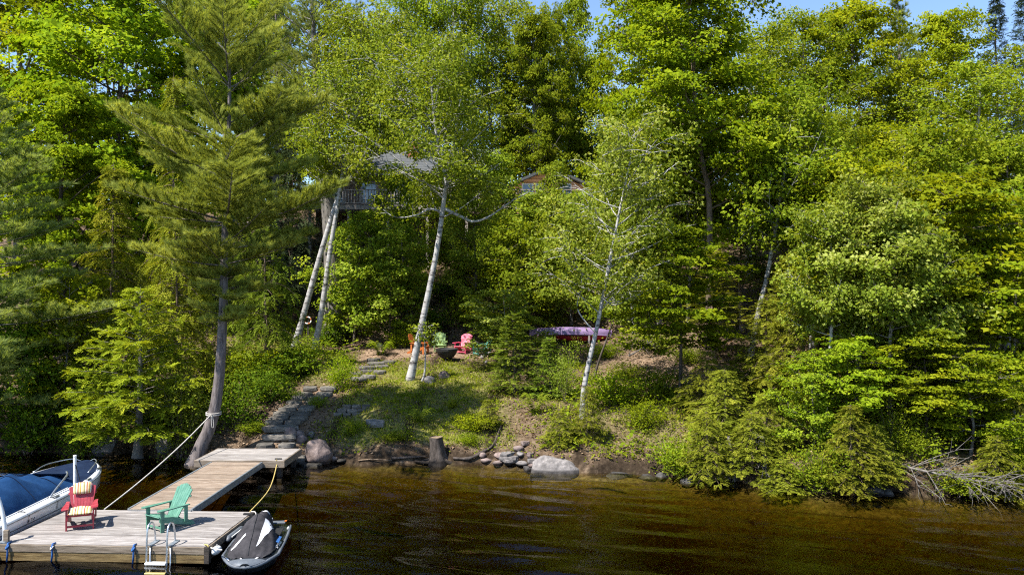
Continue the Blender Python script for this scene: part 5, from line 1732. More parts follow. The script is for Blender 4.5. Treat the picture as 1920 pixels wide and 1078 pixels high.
def chair_parts():
    """Adirondack chair facing -y: list of (part name, mesh) with no material."""
    if CHAIR_MESH:
        return CHAIR_MESH['parts']
    parts = []

    def add(name, mb):
        parts.append((name, mb.mesh(name, None)))
    RX = lambda a: Matrix.Rotation(a, 3, 'X')
    for s in (-1, 1):
        add('front_leg', MB().box((s * 0.31, -0.40, 0.275), (0.035, 0.10, 0.55)))
        add('side_rail', MB().prism([(-0.47, 0.27), (-0.44, 0.25), (0.46, 0.0), (0.56, 0.0), (0.50, 0.10), (-0.10, 0.335), (-0.45, 0.385), (-0.47, 0.37)],
                                    s * 0.285 - 0.016, s * 0.285 + 0.016, axis='x'))
        arm = [(-0.075, -0.52), (-0.03, -0.55), (0.05, -0.55), (0.085, -0.50), (0.08, -0.30), (0.045, 0.05), (0.04, 0.36), (-0.035, 0.36), (-0.06, 0.0), (-0.08, -0.35)]
        if s < 0:
            arm = [(-a, b) for a, b in reversed(arm)]
        add('armrest', MB().prism([(a + s * 0.335, b) for a, b in arm], 0.552, 0.578))
        add('rear_upright', MB().box((s * 0.325, 0.27, 0.345), (0.032, 0.09, 0.41)))
    add('front_stretcher', MB().box((0, -0.41, 0.10), (0.60, 0.03, 0.05)))
    for i in range(6):
        y = -0.46 + i * 0.094
        z = 0.395 - 0.022 * i + (-0.02 if i == 0 else 0)
        add('seat_slat', MB().slab((0, y, z), (0.60, 0.085, 0.022), RX(-0.55 if i == 0 else -0.24)))
    lean = RX(LEAN)
    n = 7
    tops = [0.80, 0.865, 0.90, 0.915, 0.90, 0.865, 0.80]
    for i in range(n):
        k = i - 3
        wb, wt = 0.060, 0.088
        xb, xt = k * 0.0635, k * 0.0925
        H = tops[i]
        tl = 0.012 if k < 0 else 0
        outl = [(xb - wb / 2, 0), (xb + wb / 2, 0), (xt + wt / 2, H - (0.03 if k > 0 else 0.008)), (xt, H), (xt - wt / 2, H - (0.03 if k < 0 else 0.008))]
        mb = MB()
        mb.prism(outl, -0.011, 0.011, axis='y', rot=lean, origin=(0, 0.09, 0.235))
        add('back_slat', mb)
    for z, w in ((0.30, 0.60), (0.62, 0.66)):
        p = lean @ Vector((0, 0.028, z)) + Vector((0, 0.09, 0.235))
        add('back_brace', MB().box(p, (w, 0.03, 0.06), lean))
    CHAIR_MESH['parts'] = parts
    return parts


def chair(label, loc, rz, mat, scale=1.0, group=None):
    o = thing('adirondack_chair', label, 'chair', loc, rz, group)
    o.scale = (scale,) * 3
    for name, me in chair_parts():
        if len(me.materials) == 0:
            me.materials.append(None)
        c = link(name, me, o)
        c.material_slots[0].link = 'OBJECT'
        c.material_slots[0].material = mat
    return o


def cushion(name, label, mat, loc, rot, size, seed=1):
    bm = bmesh.new()
    bmesh.ops.create_grid(bm, x_segments=10, y_segments=10, size=0.5)
    me = bpy.data.meshes.new(name)
    bm.to_mesh(me)
    bm.free()
    n = 13
    t = np.linspace(-1, 1, n)
    X, Y = np.meshgrid(t, t)
    th = (np.clip(1 - np.abs(X) ** 2.6, 0, 1) * np.clip(1 - np.abs(Y) ** 2.6, 0, 1)) ** 0.45
    rng = np.random.default_rng(seed)
    th = th * (1 + 0.12 * np.sin(4 * X + 2 * Y) + 0.06 * rng.normal(size=th.shape))
    pin = 1 - 0.06 * (X * X * Y * Y)
    up = np.stack([X * size[0] / 2 * pin, Y * size[1] / 2 * pin, th * size[2] / 2], -1).reshape(-1, 3)
    dn = up * np.array([1, 1, -1])
    I, J = np.meshgrid(np.arange(n - 1), np.arange(n - 1))
    a = (J * n + I).ravel()
    f1 = np.stack([a, a + 1, a + n + 1, a + n], 1)
    v = np.vstack([up, dn])
    f = np.vstack([f1, f1[:, ::-1] + n * n])
    me = arrays_mesh(name, v, f, mat, smooth=True)
    o = link(name, me)
    o.matrix_world = Matrix.Translation(loc) @ rot.to_4x4()
    tag(o, label, 'cushion')
    return o


def build_chairs():
    # on the floating dock
    p = dock_pt(3.38, 1.28, 0)
    rz = math.radians(24)
    k = 0.84
    chair('red adirondack chair with striped cushions on the floating dock', p, rz, RED_PLASTIC, k)
    R = Matrix.Rotation(rz, 3, 'Z')
    cushion('seat_cushion', 'striped seat cushion on the red dock chair', STRIPES, p + R @ Vector((0, -0.30, 0.465)) * k, R @ Matrix.Rotation(0.06, 3, 'X'), (0.56 * k, 0.52 * k, 0.12), 2)
    cushion('head_cushion', 'striped head pillow hung over the back of the red dock chair', STRIPES, p + R @ (Matrix.Rotation(LEAN, 3, 'X') @ Vector((0, -0.065, 0.72)) + Vector((0, 0.09, 0.235))) * k,
            R @ Matrix.Rotation(LEAN + math.pi / 2, 3, 'X'), (0.36, 0.26, 0.10), 4)
    p = dock_pt(1.38, 1.26, 0)
    chair('green adirondack chair facing left on the floating dock', p, math.radians(-33), GREEN_PLASTIC, 0.84)
    # round the fire pit
    spec = [(785, 38.8, 72, ORANGE_PLASTIC, 'orange adirondack chair behind the birch at the fire pit'),
            (825, 39.4, 5, LIME_PLASTIC, 'lime green adirondack chair behind the fire bowl'),
            (869, 39.2, -22, PINK_PLASTIC, 'pink-red adirondack chair right of the fire bowl'),
            (906, 38.4, -68, TEAL_PLASTIC, 'teal adirondack chair turned left at the fire pit')]
    for px, y, a, m, lab in spec:
        loc = on_ground(px, y, 0.02)
        chair(lab, loc, math.radians(a), m, 0.92, None)
    loc = on_ground(838, 37.3, 0.0)
    f = thing('fire_bowl', 'black iron fire bowl in the middle of the fire pit', 'fire bowl', loc)
    prof = [(0.02, 0.10), (0.16, 0.11), (0.30, 0.18), (0.42, 0.32), (0.50, 0.48), (0.53, 0.56), (0.50, 0.555), (0.40, 0.36), (0.25, 0.22), (0.02, 0.18)]
    rings = [[(r * math.cos(a), r * math.sin(a), z) for a in np.linspace(0, 2 * math.pi, 28, endpoint=False)] for r, z in prof]
    MB().loft(rings).build('bowl', BLACK_IRON, f, smooth=True)
    ring = [(0.515 * math.cos(a), 0.515 * math.sin(a), 0.565) for a in np.linspace(0, 2 * math.pi, 29)]
    MB().tube(ring, 0.022, 6, cap=False).build('rim', BLACK_IRON, f, smooth=True)
    for a in (0.4, 2.5, 4.6):
        MB().tube([(0.2 * math.cos(a), 0.2 * math.sin(a), 0.15), (0.32 * math.cos(a), 0.32 * math.sin(a), 0.0)], 0.025, 6).build('foot', BLACK_IRON, f)


# ------------------------------------------------------------------ boat
def lettering(name, text, size, shear, mat, parent, loc, rot):
    cu = bpy.data.curves.new(name, 'FONT')
    cu.body = text
    cu.size = size
    cu.shear = shear
    cu.extrude = 0.002
    tmp = bpy.data.objects.new(name, cu)
    COL.objects.link(tmp)
    me = bpy.data.meshes.new_from_object(tmp.evaluated_get(bpy.context.evaluated_depsgraph_get()))
    bpy.data.objects.remove(tmp)
    me.materials.clear()
    me.materials.append(mat)
    t = link(name, me, parent)
    t.location = loc
    t.rotation_euler = rot
    return t


def build_boat():
    L = 6.9
    o = thing('motor_boat', 'white motor boat under a blue canvas cover moored at the dock', 'boat', (-11.86, 15.35, 0.0), math.radians(-0.5))
    B = 1.10

    def beam(s):
        return B * (0.93 + 0.07 * min(1, s * 4)) * (1 - max(0.0, (s - 0.60) / 0.405) ** 2.5) ** 0.75 if s < 1 else 0.02

    def sheer(s):
        return 0.60 + 0.20 * s * s

    S = [0, 0.06, 0.15, 0.25, 0.35, 0.45, 0.55, 0.64, 0.72, 0.79, 0.85, 0.90, 0.94, 0.97, 0.99, 0.999]
    rings = []
    for s in S:
        b, g, y = beam(s), sheer(s), s * L
        rake = 0.0
        half = [(0.0, -0.28 + 0.30 * max(0, s - 0.8) * 4), (b * 0.55, -0.16 + 0.5 * max(0, s - 0.8)), (b * 0.86, 0.02 + 0.3 * max(0, s - 0.8)), (b * 0.90, 0.16),
                (b * 0.955, 0.28), (b * 0.965, 0.30), (b * 0.985, 0.44), (b, g - 0.05), (b * 0.985, g), (b * 0.90, g + 0.015), (b * 0.70, g + 0.01)]
        low = 1.0 - 0.16 * max(0, (s - 0.7) / 0.3) ** 2
        ring = [(-x, y * (1 if z > 0.3 else low), z) for x, z in reversed(half)] + [(x, y * (1 if z > 0.3 else low), z) for x, z in half[1:]]
        rings.append(ring)
    MB().loft(rings, closed=False, caps=False).add([], []).build('hull', WHITE_GEL, o, smooth=True)
    st = MB()
    st.loft([[(-beam(0) * 0.9, 0.0, 0.02), (beam(0) * 0.9, 0.0, 0.02)], [(-beam(0), 0.0, 0.6), (beam(0), 0.0, 0.6)]], closed=False)
    st.build('transom', WHITE_GEL, o)
    # rub rail and dark boot stripe
    for sg in (-1, 1):
        MB().tube([(sg * (beam(s) + 0.012), s * L, sheer(s) - 0.045) for s in S], 0.020, 6).build('rub_rail', GALV, o, smooth=True)
        rr = []
        for s in S[:-3]:
            b, y = beam(s), s * L
            low = 1.0 - 0.16 * max(0, (s - 0.7) / 0.3) ** 2
            rr.append([(sg * (b * 0.86 + 0.012), y * low, 0.03), (sg * (b * 0.90 + 0.012), y * low, 0.155)])
        MB().loft(rr, closed=False).build('boot_stripe', NAVY_GEL, o, smooth=True)
        rr = []
        for s in S[1:-4]:
            b, y = beam(s), s * L
            rr.append([(sg * (b * 0.968 + 0.008), y, 0.355), (sg * (b * 0.972 + 0.008), y, 0.385)])
        MB().loft(rr, closed=False).build('pinstripe', GALV, o, smooth=True)
    # canvas over cockpit, falling from the windscreen to the gunwales
    rng = np.random.default_rng(9)

    def ridge(s):
        return float(np.interp(s, [0, 0.2, 0.36, 0.46, 0.54, 0.60, 0.66, 0.72], [0.95, 1.20, 1.30, 1.24, 1.12, 1.02, 0.92, 0.80]))
    sv = np.linspace(0.0, 0.70, 44)
    uv = np.linspace(-1, 1, 33)
    rings = []
    for s in sv:
        r = []
        b = beam(s) * 0.80
        g = sheer(s) + 0.015
        h = ridge(s)
        for u in uv:
            f = max(0.0, 1 - abs(u) ** 1.9)
            z = g + (h - g) * f ** 0.8
            fold = 0.040 * math.sin(9 * s * 6 + 3 * u + 2 * math.sin(5 * u)) * (1 - abs(u)) + 0.022 * math.sin(31 * s - 9 * u + 3 * math.sin(11 * s)) * (1 - u * u) + 0.02 * math.sin(25 * s + 7 * abs(u)) * abs(u) * f ** 0.3
            z += fold - 0.05 * math.sin(s * 22) ** 2 * (abs(u) ** 1.5) * f
            r.append((u * b, s * L, z))
        rings.append(r)
    rings_cover = rings
    MB().loft(rings, closed=False).build('cockpit_cover', BLUE_CANVAS, o, smooth=True)
    rings = []
    for s in np.linspace(0.70, 0.985, 16):
        b = beam(s) * 0.86
        rings.append([(u * b, s * L, sheer(s) + 0.02 + 0.04 * (1 - u * u)) for u in np.linspace(-1, 1, 13)])
    MB().loft(rings, closed=False).build('bow_cover', NAVY_CANVAS, o, smooth=True)
    for ss in (0.26, 0.44, 0.58):
        i = int(np.argmin(abs(sv - ss)))
        MB().tube([(x, y, z + 0.012) for x, y, z in rings_cover[i]], 0.010, 5).build('seam', NAVY_CANVAS, o)
    for ss in (0.18, 0.34, 0.50):
        MB().tube([(beam(ss) * 0.80, ss * L, sheer(ss) + 0.03), (beam(ss) * 0.92, ss * L, sheer(ss) + 0.03), (beam(ss) + 0.03, ss * L, sheer(ss) - 0.05), (beam(ss) * 0.99, ss * L + 0.02, sheer(ss) - 0.22)], 0.011, 5).build('tie_down', BLACK_RUBBER, o)
    MB().tube([(beam(s) * 0.80, s * L, sheer(s) + 0.03) for s in np.linspace(0.03, 0.62, 20)], 0.013, 5).build('snap_row', WHITE_VINYL, o)
    # windscreen frame
    MB().tube(smooth_path([(0.92, 3.45, 0.66), (0.90, 3.75, 0.80), (0.86, 4.15, 0.94), (0.78, 4.45, 1.0), (0.66, 4.62, 1.02)], 20), 0.022, 7).build('windscreen_frame', ALU, o, smooth=True)
    MB().loft([[(0.74, 4.53, 0.99), (0.60, 4.90, 0.80)], [(-0.74, 4.53, 0.99), (-0.60, 4.90, 0.80)]], closed=False).build('windscreen', GLASS, o)
    MB().loft([[(-0.45, 3.30, 1.24), (-0.12, 3.35, 1.275)], [(-0.45, 4.0, 1.06), (-0.10, 4.05, 1.10)]], closed=False).build('clear_panel', WHITE_VINYL, o)
    # bow rail and fittings
    MB().tube(smooth_path([(0.72, 5.5, 0.80), (0.66, 5.9, 0.90), (0.52, 6.3, 0.92), (0.3, 6.6, 0.92), (0.12, 6.72, 0.84)], 18), 0.014, 6).build('bow_rail', ALU, o, smooth=True)
    MB().tube(smooth_path([(-0.72, 5.5, 0.80), (-0.66, 5.9, 0.90), (-0.52, 6.3, 0.92), (-0.3, 6.6, 0.92), (-0.12, 6.72, 0.84)], 18), 0.014, 6).build('bow_rail', ALU, o, smooth=True)
    for y in (3.55, 5.05, 6.1):
        s = y / L
        MB().box((beam(s) * 0.94, y, sheer(s) + 0.03), (0.05, 0.18, 0.03)).build('cleat', ALU, o)
    # faded model lettering on the side
    lettering('hull_lettering', '245', 0.17, 0.3, SKI_BUMPER, o, (1.092, 2.36, 0.42), (math.radians(82), 0, math.radians(90)))


def white_poles():
    # mooring posts on the boat side of the dock
    for v, lean, hgt, lab in ((0.05, -0.10, 0.98, 'white mooring post with padlock strap at the front left dock corner'), (2.30, 0.0, 1.28, 'white mooring post behind the red chair')):
        p = dock_pt(4.26, v, 0)
        if v > 1:
            p = dock_pt(4.22, 2.42, 0)
        o = thing('mooring_post', lab, 'post', p, DOCK_ANG)
        k = 1 if v < 1 else 0
        path = [(0, 0, 0.0), (0, 0, 0.3), (-0.05 * k, 0, hgt * 0.6), (-0.16 * k, 0.02 * k, hgt * 0.92), (-0.22 * k, 0.03 * k, hgt)]
        MB().tube(smooth_path(path, 16), 0.042 if k else 0.036, 10).build('pole', WHITE_PVC, o, smooth=True)
        MB().tube([(-0.22 * k, 0.03 * k, hgt - 0.01), (-0.235 * k, 0.032 * k, hgt + 0.03)], 0.044 if k else 0.038, 10).build('cap', WHITE_PVC, o, smooth=True)
        MB().box((0, 0, 0.012), (0.20, 0.16, 0.02)).build('base_plate', GALV, o)
        MB().tube([(0.03, -0.02, hgt * 0.85), (0.14, 0.0, hgt * 0.5), (0.20, 0.05, 0.1)] if not k else [(-0.17, -0.03, hgt * 0.9), (-0.16, -0.06, hgt * 0.6), (-0.12, -0.05, hgt * 0.45)], 0.012, 5).build('strap', BLACK_RUBBER, o)
        if k:
            MB().box((0.07, -0.05, 0.16), (0.10, 0.06, 0.22)).build('wooden_block', FASCIA_WOOD, o)


# ------------------------------------------------------------------ jet ski
def build_jet_ski():
    o = thing('jet_ski', 'charcoal jet ski under a dark cover with white patches, tied beside the dock', 'jet ski', (-5.24, 15.64, -0.09), math.radians(7.0))
    o.scale = (0.93, 0.92, 1.0)
    L = 2.75

    def half(s):
        return 0.56 * min(1.0, (max(s, 0.0) / 0.22)) ** 0.42 * (1 - 0.10 * max(0, (s - 0.5) / 0.5) ** 2) + 0.015

    def top(s):
        return 0.36 - 0.06 * max(0.0, 1 - s / 0.25) ** 2

    S = [0.0, 0.015, 0.04, 0.08, 0.14, 0.22, 0.32, 0.45, 0.6, 0.75, 0.88, 0.96, 1.0]
    rings = []
    for s in S:
        b, z, y = half(s), top(s), s * L
        k = 1 - 0.35 * max(0, 1 - s / 0.25) ** 2
        h = [(0, -0.16 * k), (b * 0.55, -0.10 * k), (b * 0.86, 0.05), (b * 0.95, 0.20), (b, z - 0.10)]
        y2 = lambda zz: y + (0.30 * (1 - s) ** 6 * (1 - min(1, max(0, (zz + 0.16) / 0.45))))
        rings.append([(-x, y2(zz), zz) for x, zz in reversed(h)] + [(x, y2(zz), zz) for x, zz in h[1:]])
    MB().loft(rings, closed=False).build('hull', SKI_HULL, o, smooth=True)
    # rubber bumper round the gunwale
    edge = [(-half(s) - 0.012, s * L, top(s) - 0.085) for s in reversed(S)] + [(half(s) + 0.012, s * L, top(s) - 0.085) for s in S]
    MB().tube(edge, 0.034, 7).build('bumper', SKI_BUMPER, o, smooth=True)
    rr = [[(half(s) * u, s * L - 0.05 * (1 - abs(u)) * (s < 0.02), top(s) - 0.07 + 0.05 * (1 - abs(u) ** 3)) for u in np.linspace(-1, 1, 13)] for s in S]
    MB().loft(rr, closed=False).build('deck', SKI_HULL, o, smooth=True)
    nose = [[(half(s) * u * 1.02, s * L - 0.03, top(s) - 0.055 + 0.05 * (1 - abs(u) ** 3)) for u in np.linspace(-0.98, 0.98, 13)] for s in (0.003, 0.02, 0.05, 0.085)]
    MB().loft(nose, closed=False).build('nose_guard', SKI_BUMPER, o, smooth=True)
    MB().loft([[(-half(1.0), L, 0.30), (half(1.0), L, 0.30)], [(-half(1.0) * 0.9, L, -0.05), (half(1.0) * 0.9, L, -0.05)]], closed=False).build('stern_plate', SKI_HULL, o)

    def cover_z(u, s):
        # hood, then the handlebar hump, then the narrow seat
        hump = float(np.interp(s, [0.10, 0.16, 0.28, 0.40, 0.50, 0.56, 0.66, 0.78, 0.90, 0.93], [0.0, 0.14, 0.30, 0.46, 0.58, 0.52, 0.44, 0.46, 0.38, 0.0]))
        e = 1.7 + 2.6 * max(0, s - 0.5)
        return top(s) - 0.03 + hump * max(0.0, 1 - abs(u) ** e) ** 0.75

    def cover_w(s):
        return float(np.interp(s, [0.10, 0.16, 0.3, 0.46, 0.54, 0.62, 0.75, 0.93], [0.30, 0.46, 0.51, 0.50, 0.42, 0.25, 0.21, 0.17]))
    sv = np.linspace(0.105, 0.93, 48)
    uv = np.linspace(-1, 1, 29)

    def cp(u, s, lift=0.0):
        wr = 0.014 * math.sin(38 * s + 5 * u) * (1 - abs(u)) + 0.014 * math.sin(17 * u + 20 * s) * (0.2 + abs(u)) * (s < 0.6)
        return (u * cover_w(s), s * L, cover_z(u, s) + wr + lift)
    MB().loft([[cp(u, s) for u in uv] for s in sv], closed=False).build('cover', SKI_COVER, o, smooth=True)

    def patch(name, mat, quadfn, n=10, m=6, lift=0.008):
        MB().loft([[cp(*quadfn(a, b), lift) for b in np.linspace(0, 1, m)] for a in np.linspace(0, 1, n)], closed=False).build(name, mat, o, smooth=True)
    for sg in (-1, 1):
        MB().tube([cp(sg * 0.99, s, 0.004) for s in np.linspace(0.11, 0.6, 24)], 0.012, 5).build('cover_hem', BLACK_RUBBER, o, smooth=True)
        MB().tube([cp(sg * 0.98, 0.33, 0.01), (sg * 0.53, 0.34 * L, 0.36), (sg * (half(0.34) + 0.03), 0.35 * L, 0.27)], 0.012, 5).build('tie_down', BLACK_RUBBER, o)
    MB().tube([cp(u, 0.54, 0.006) for u in np.linspace(-0.9, 0.9, 16)], 0.009, 5).build('seam', BLACK_RUBBER, o)
    MB().tube([cp(0.0, s, 0.006) for s in np.linspace(0.12, 0.52, 18)], 0.008, 5).build('seam', BLACK_RUBBER, o)
    MB().tube([(0, 0.975 * L, 0.40), (0, 1.0 * L, 0.46), (0.10, 1.0 * L, 0.46), (0.10, 0.975 * L, 0.40)], 0.016, 6).build('tow_hook', ALU, o)
    MB().box((half(0.955) * 0.82, 0.955 * L, 0.425), (0.05, 0.10, 0.012)).build('reflector', ORANGE_PLASTIC, o)
    # white panels sewn to the cover: a long wedge on the right, a wavy bar across the seat, small flashes in front
    patch('white_panel', WHITE_FABRIC, lambda a, b: (0.30 + 0.22 * a + (b - 0.3) * 0.42 * a ** 0.8, 0.17 + 0.36 * a))
    patch('white_panel', WHITE_FABRIC, lambda a, b: (-0.85 + 0.55 * a + 0.0 * b, 0.20 + 0.10 * a + 0.03 * (b - 0.5) + 0.01 * math.sin(9 * a)))
    patch('white_panel', WHITE_FABRIC, lambda a, b: (-0.7 + 1.3 * a, 0.80 + 0.045 * (b - 0.5) + 0.018 * math.sin(8 * a)))

    def deck_patch(u0, s0, u1, s1, w):
        pts = []
        for a in np.linspace(0, 1, 6):
            u, s = u0 + (u1 - u0) * a, s0 + (s1 - s0) * a
            ww = w * math.sin(math.pi * min(0.98, a + 0.12))
            pts.append([(half(s) * (u - ww), s * L, top(s) - 0.07 + 0.05 * (1 - abs(u - ww) ** 3) + 0.006), (half(s) * (u + ww), s * L, top(s) - 0.07 + 0.05 * (1 - abs(u + ww) ** 3) + 0.006)])
        MB().loft(pts, closed=False).build('white_flash', WHITE_FABRIC, o)
    deck_patch(-0.25, 0.055, -0.40, 0.12, 0.05)
    deck_patch(0.38, 0.055, 0.60, 0.16, 0.05)
    deck_patch(-0.92, 0.10, -0.96, 0.17, 0.03)
    deck_patch(0.93, 0.86, 0.95, 0.97, 0.03)
    # blue glimpse of the hull side under the cover, footwell mat, mirror
    MB().loft([[(0.47, 0.36 * L, 0.42), (0.53, 0.36 * L, 0.40)], [(0.47, 0.52 * L, 0.42), (0.53, 0.52 * L, 0.40)]], closed=False).build('blue_trim', BLUE_STRAP, o)
    MB().box((0.36, 0.68 * L, 0.385), (0.20, 0.60, 0.02)).build('footwell', BLACK_RUBBER, o)
    MB().box((-0.36, 0.68 * L, 0.385), (0.20, 0.60, 0.02)).build('footwell', BLACK_RUBBER, o)
    MB().slab((0, 0.955 * L, 0.40), (0.86, 0.18, 0.03)).build('boarding_platform', SKI_BUMPER, o)
    lettering('registration_number', 'ON 33032', 0.11, 0.0, WHITE_FABRIC, o, (0.535, 0.30 * L, 0.325), (math.radians(40), 0, math.radians(88)))


# ------------------------------------------------------------------ ropes and fenders
def rope(name, label, pts, r, mat, sag=0.0, n=24):
    p = smooth_path(pts, n)
    t = np.linspace(0, 1, n)
    p[:, 2] -= sag * 4 * t * (1 - t)
    o = MB().tube(p, r, 6).build(name, mat, None, smooth=True)
    tag(o, label, 'rope')
    return o


def build_ropes():
    y = 25.7
    tree = P(397, 776, y - 0.26)
    dockl = dock_pt(3.55, 2.50, 0.02)
    rope('mooring_line', 'white mooring line stretched from the leaning pine to the dock', [tree, (tree + dockl) / 2, dockl], 0.017, ROPE_WHITE, 0.12)
    o = thing('tree_rope', 'white rope wrapped and knotted round the leaning pine trunk', 'rope', P(401, 776, y))
    c0 = Vector((0, 0, 0))
    for dz in (0.0, 0.06):
        ring = [(0.232 * math.cos(a), 0.232 * math.sin(a), dz + 0.02 * math.sin(a)) for a in np.linspace(0, 2 * math.pi, 22)]
        MB().tube(ring, 0.016, 6, cap=False).build('turn', ROPE_WHITE, o, smooth=True)
    MB().tube(smooth_path([(0.04, -0.25, 0.03), (0.09, -0.27, -0.15), (0.10, -0.27, -0.36), (0.05, -0.27, -0.38), (0.03, -0.27, -0.2), (0.02, -0.26, 0.0)], 20), 0.011, 6).build('loop', ROPE_WHITE, o, smooth=True)
    a = Vector((-6.98, 23.62, 0.55))
    b = dock_pt(0.02, 2.44, 0.03)
    rope('stern_line', 'yellowish rope from the shore deck down to the dock corner', [a, a + Vector((0.03, -0.1, -0.06)), (a + b) / 2 + Vector((0.12, 0, -0.06)), b], 0.016, ROPE_YELLOW, 0.12)
    c = dock_pt(-0.03, 0.06, 0.0)
    e = Vector((-5.75, 15.80, 0.42))
    rope('jet_ski_line', 'short white rope tying the jet ski bow to the dock corner', [dock_pt(0.10, 0.08, 0.02), c, e], 0.014, ROPE_WHITE, 0.04)
    rope('corner_rope', 'short rope end hanging down the front right dock corner', [dock_pt(0.05, 0.04, 0.02), dock_pt(-0.05, -0.02, 0.0), dock_pt(-0.06, -0.04, -0.25)], 0.014, ROPE_YELLOW)
    rope('dock_edge_rope', 'pale rope lying along the right edge of the dock', [dock_pt(0.02, 2.46, 0.02), dock_pt(-0.10, 2.46, 0.0), dock_pt(-0.14, 2.38, -0.16)], 0.016, ROPE_WHITE)
    # fenders
    f = thing('fender', 'white oval fender hanging at the front right dock corner', 'fender', dock_pt(-0.16, 0.12, -0.12), DOCK_ANG)
    rings = [[(0.085 * math.sqrt(max(0.02, 1 - (t / 1.02) ** 2)) * math.cos(a), t * 0.17, 0.085 * math.sqrt(max(0.02, 1 - (t / 1.02) ** 2)) * math.sin(a)) for a in np.linspace(0, 6.283, 12, endpoint=False)] for t in np.linspace(-1, 1, 9)]
    MB().loft(rings, caps=True).build('body', WHITE_VINYL, f, smooth=True)
    MB().tube([(0, -0.05, 0.08), (0.04, -0.06, 0.14)], 0.01, 5).build('cord', ROPE_WHITE, f)
    f = thing('dock_bumper', 'long grey bumper fixed along the right side of the dock', 'fender', dock_pt(-0.10, 1.25, -0.12), DOCK_ANG)
    MB().tube([(0, -0.45, -0.03), (0, -0.35, 0), (0, 0.35, 0), (0, 0.45, -0.03)], [0.03, 0.065, 0.065, 0.03], 10).build('tube', SKI_BUMPER, f, smooth=True)
    MB().tube([(0.062, -0.34, 0.03), (0.062, 0.34, 0.03)], 0.014, 6).build('piping', WHITE_VINYL, f)


# ------------------------------------------------------------------ stones
def rock_mesh(name, seed, sx, sy, sz, mat, sub=3, rough=0.22, flat_top=False):
    bm = bmesh.new()
    bmesh.ops.create_icosphere(bm, subdivisions=sub, radius=1.0)
    off = Vector((seed * 7.13, seed * 3.7, seed * 1.9))
    rr = random.Random(seed * 31 + 7)
    planes = []
    for _ in range(13):
        nrm = Vector((rr.gauss(0, 1), rr.gauss(0, 1), rr.gauss(0, 0.9))).normalized()
        planes.append((nrm, rr.uniform(0.66, 0.90)))
    if flat_top:
        planes.append((Vector((0, 0, 1)), 0.6))
    for v in bm.verts:
        p = v.co.copy()
        q = p * (1 + rough * 0.5 * mnoise.noise(p * 1.1 + off))
        for nrm, lim in planes:
            d = q.dot(nrm)
            if d > lim:
                q -= nrm * (d - lim) * 0.92
        q *= 1.12 + rough * 0.30 * mnoise.noise(p * 3.1 + off) + rough * 0.16 * mnoise.noise(p * 7.5 + off)
        v.co = Vector((q.x * sx, q.y * sy, q.z * sz))
    me = bpy.data.meshes.new(name)
    bm.to_mesh(me)
    bm.free()
    me.polygons.foreach_set('use_smooth', np.ones(len(me.polygons), dtype=bool))
    me.materials.append(mat)
    return me


def slab_mesh(name, seed, hx, hy, hz, mat):
    """Roughly squared flagstone with broken edges."""
    rng = random.Random(seed * 13 + 1)
    n = 11
    out = []
    for i in range(n):
        a = 2 * math.pi * (i + rng.uniform(-0.25, 0.25)) / n
        c, s_ = math.cos(a), math.sin(a)
        k = (abs(c) ** 5 + abs(s_) ** 5) ** -0.2 * rng.uniform(0.86, 1.06)
        out.append((c * k, s_ * k))
    rings = []
    for f, z, j in ((0.90, -1.0, 0.05), (1.0, -0.3, 0.04), (0.985, 0.55, 0.04), (0.93, 0.95, 0.02), (0.5, 1.02, 0.03)):
        rings.append([(x * f * hx * (1 + rng.uniform(-j, j)), y * f * hy * (1 + rng.uniform(-j, j)), hz * (z + rng.uniform(-0.10, 0.10))) for x, y in out])
    return MB().loft(rings, caps=True).mesh(name, mat)


def rock(name, label, loc, size, mat, seed, rz=0.0, group=None, sub=3, flat=False):
    o = link(name, slab_mesh(name, seed, *size, mat) if flat else rock_mesh(name, seed, *size, mat, sub, 0.34))
    o.location = loc
    o.rotation_euler = (0, 0, rz)
    tag(o, label, 'rock', group)
    return o


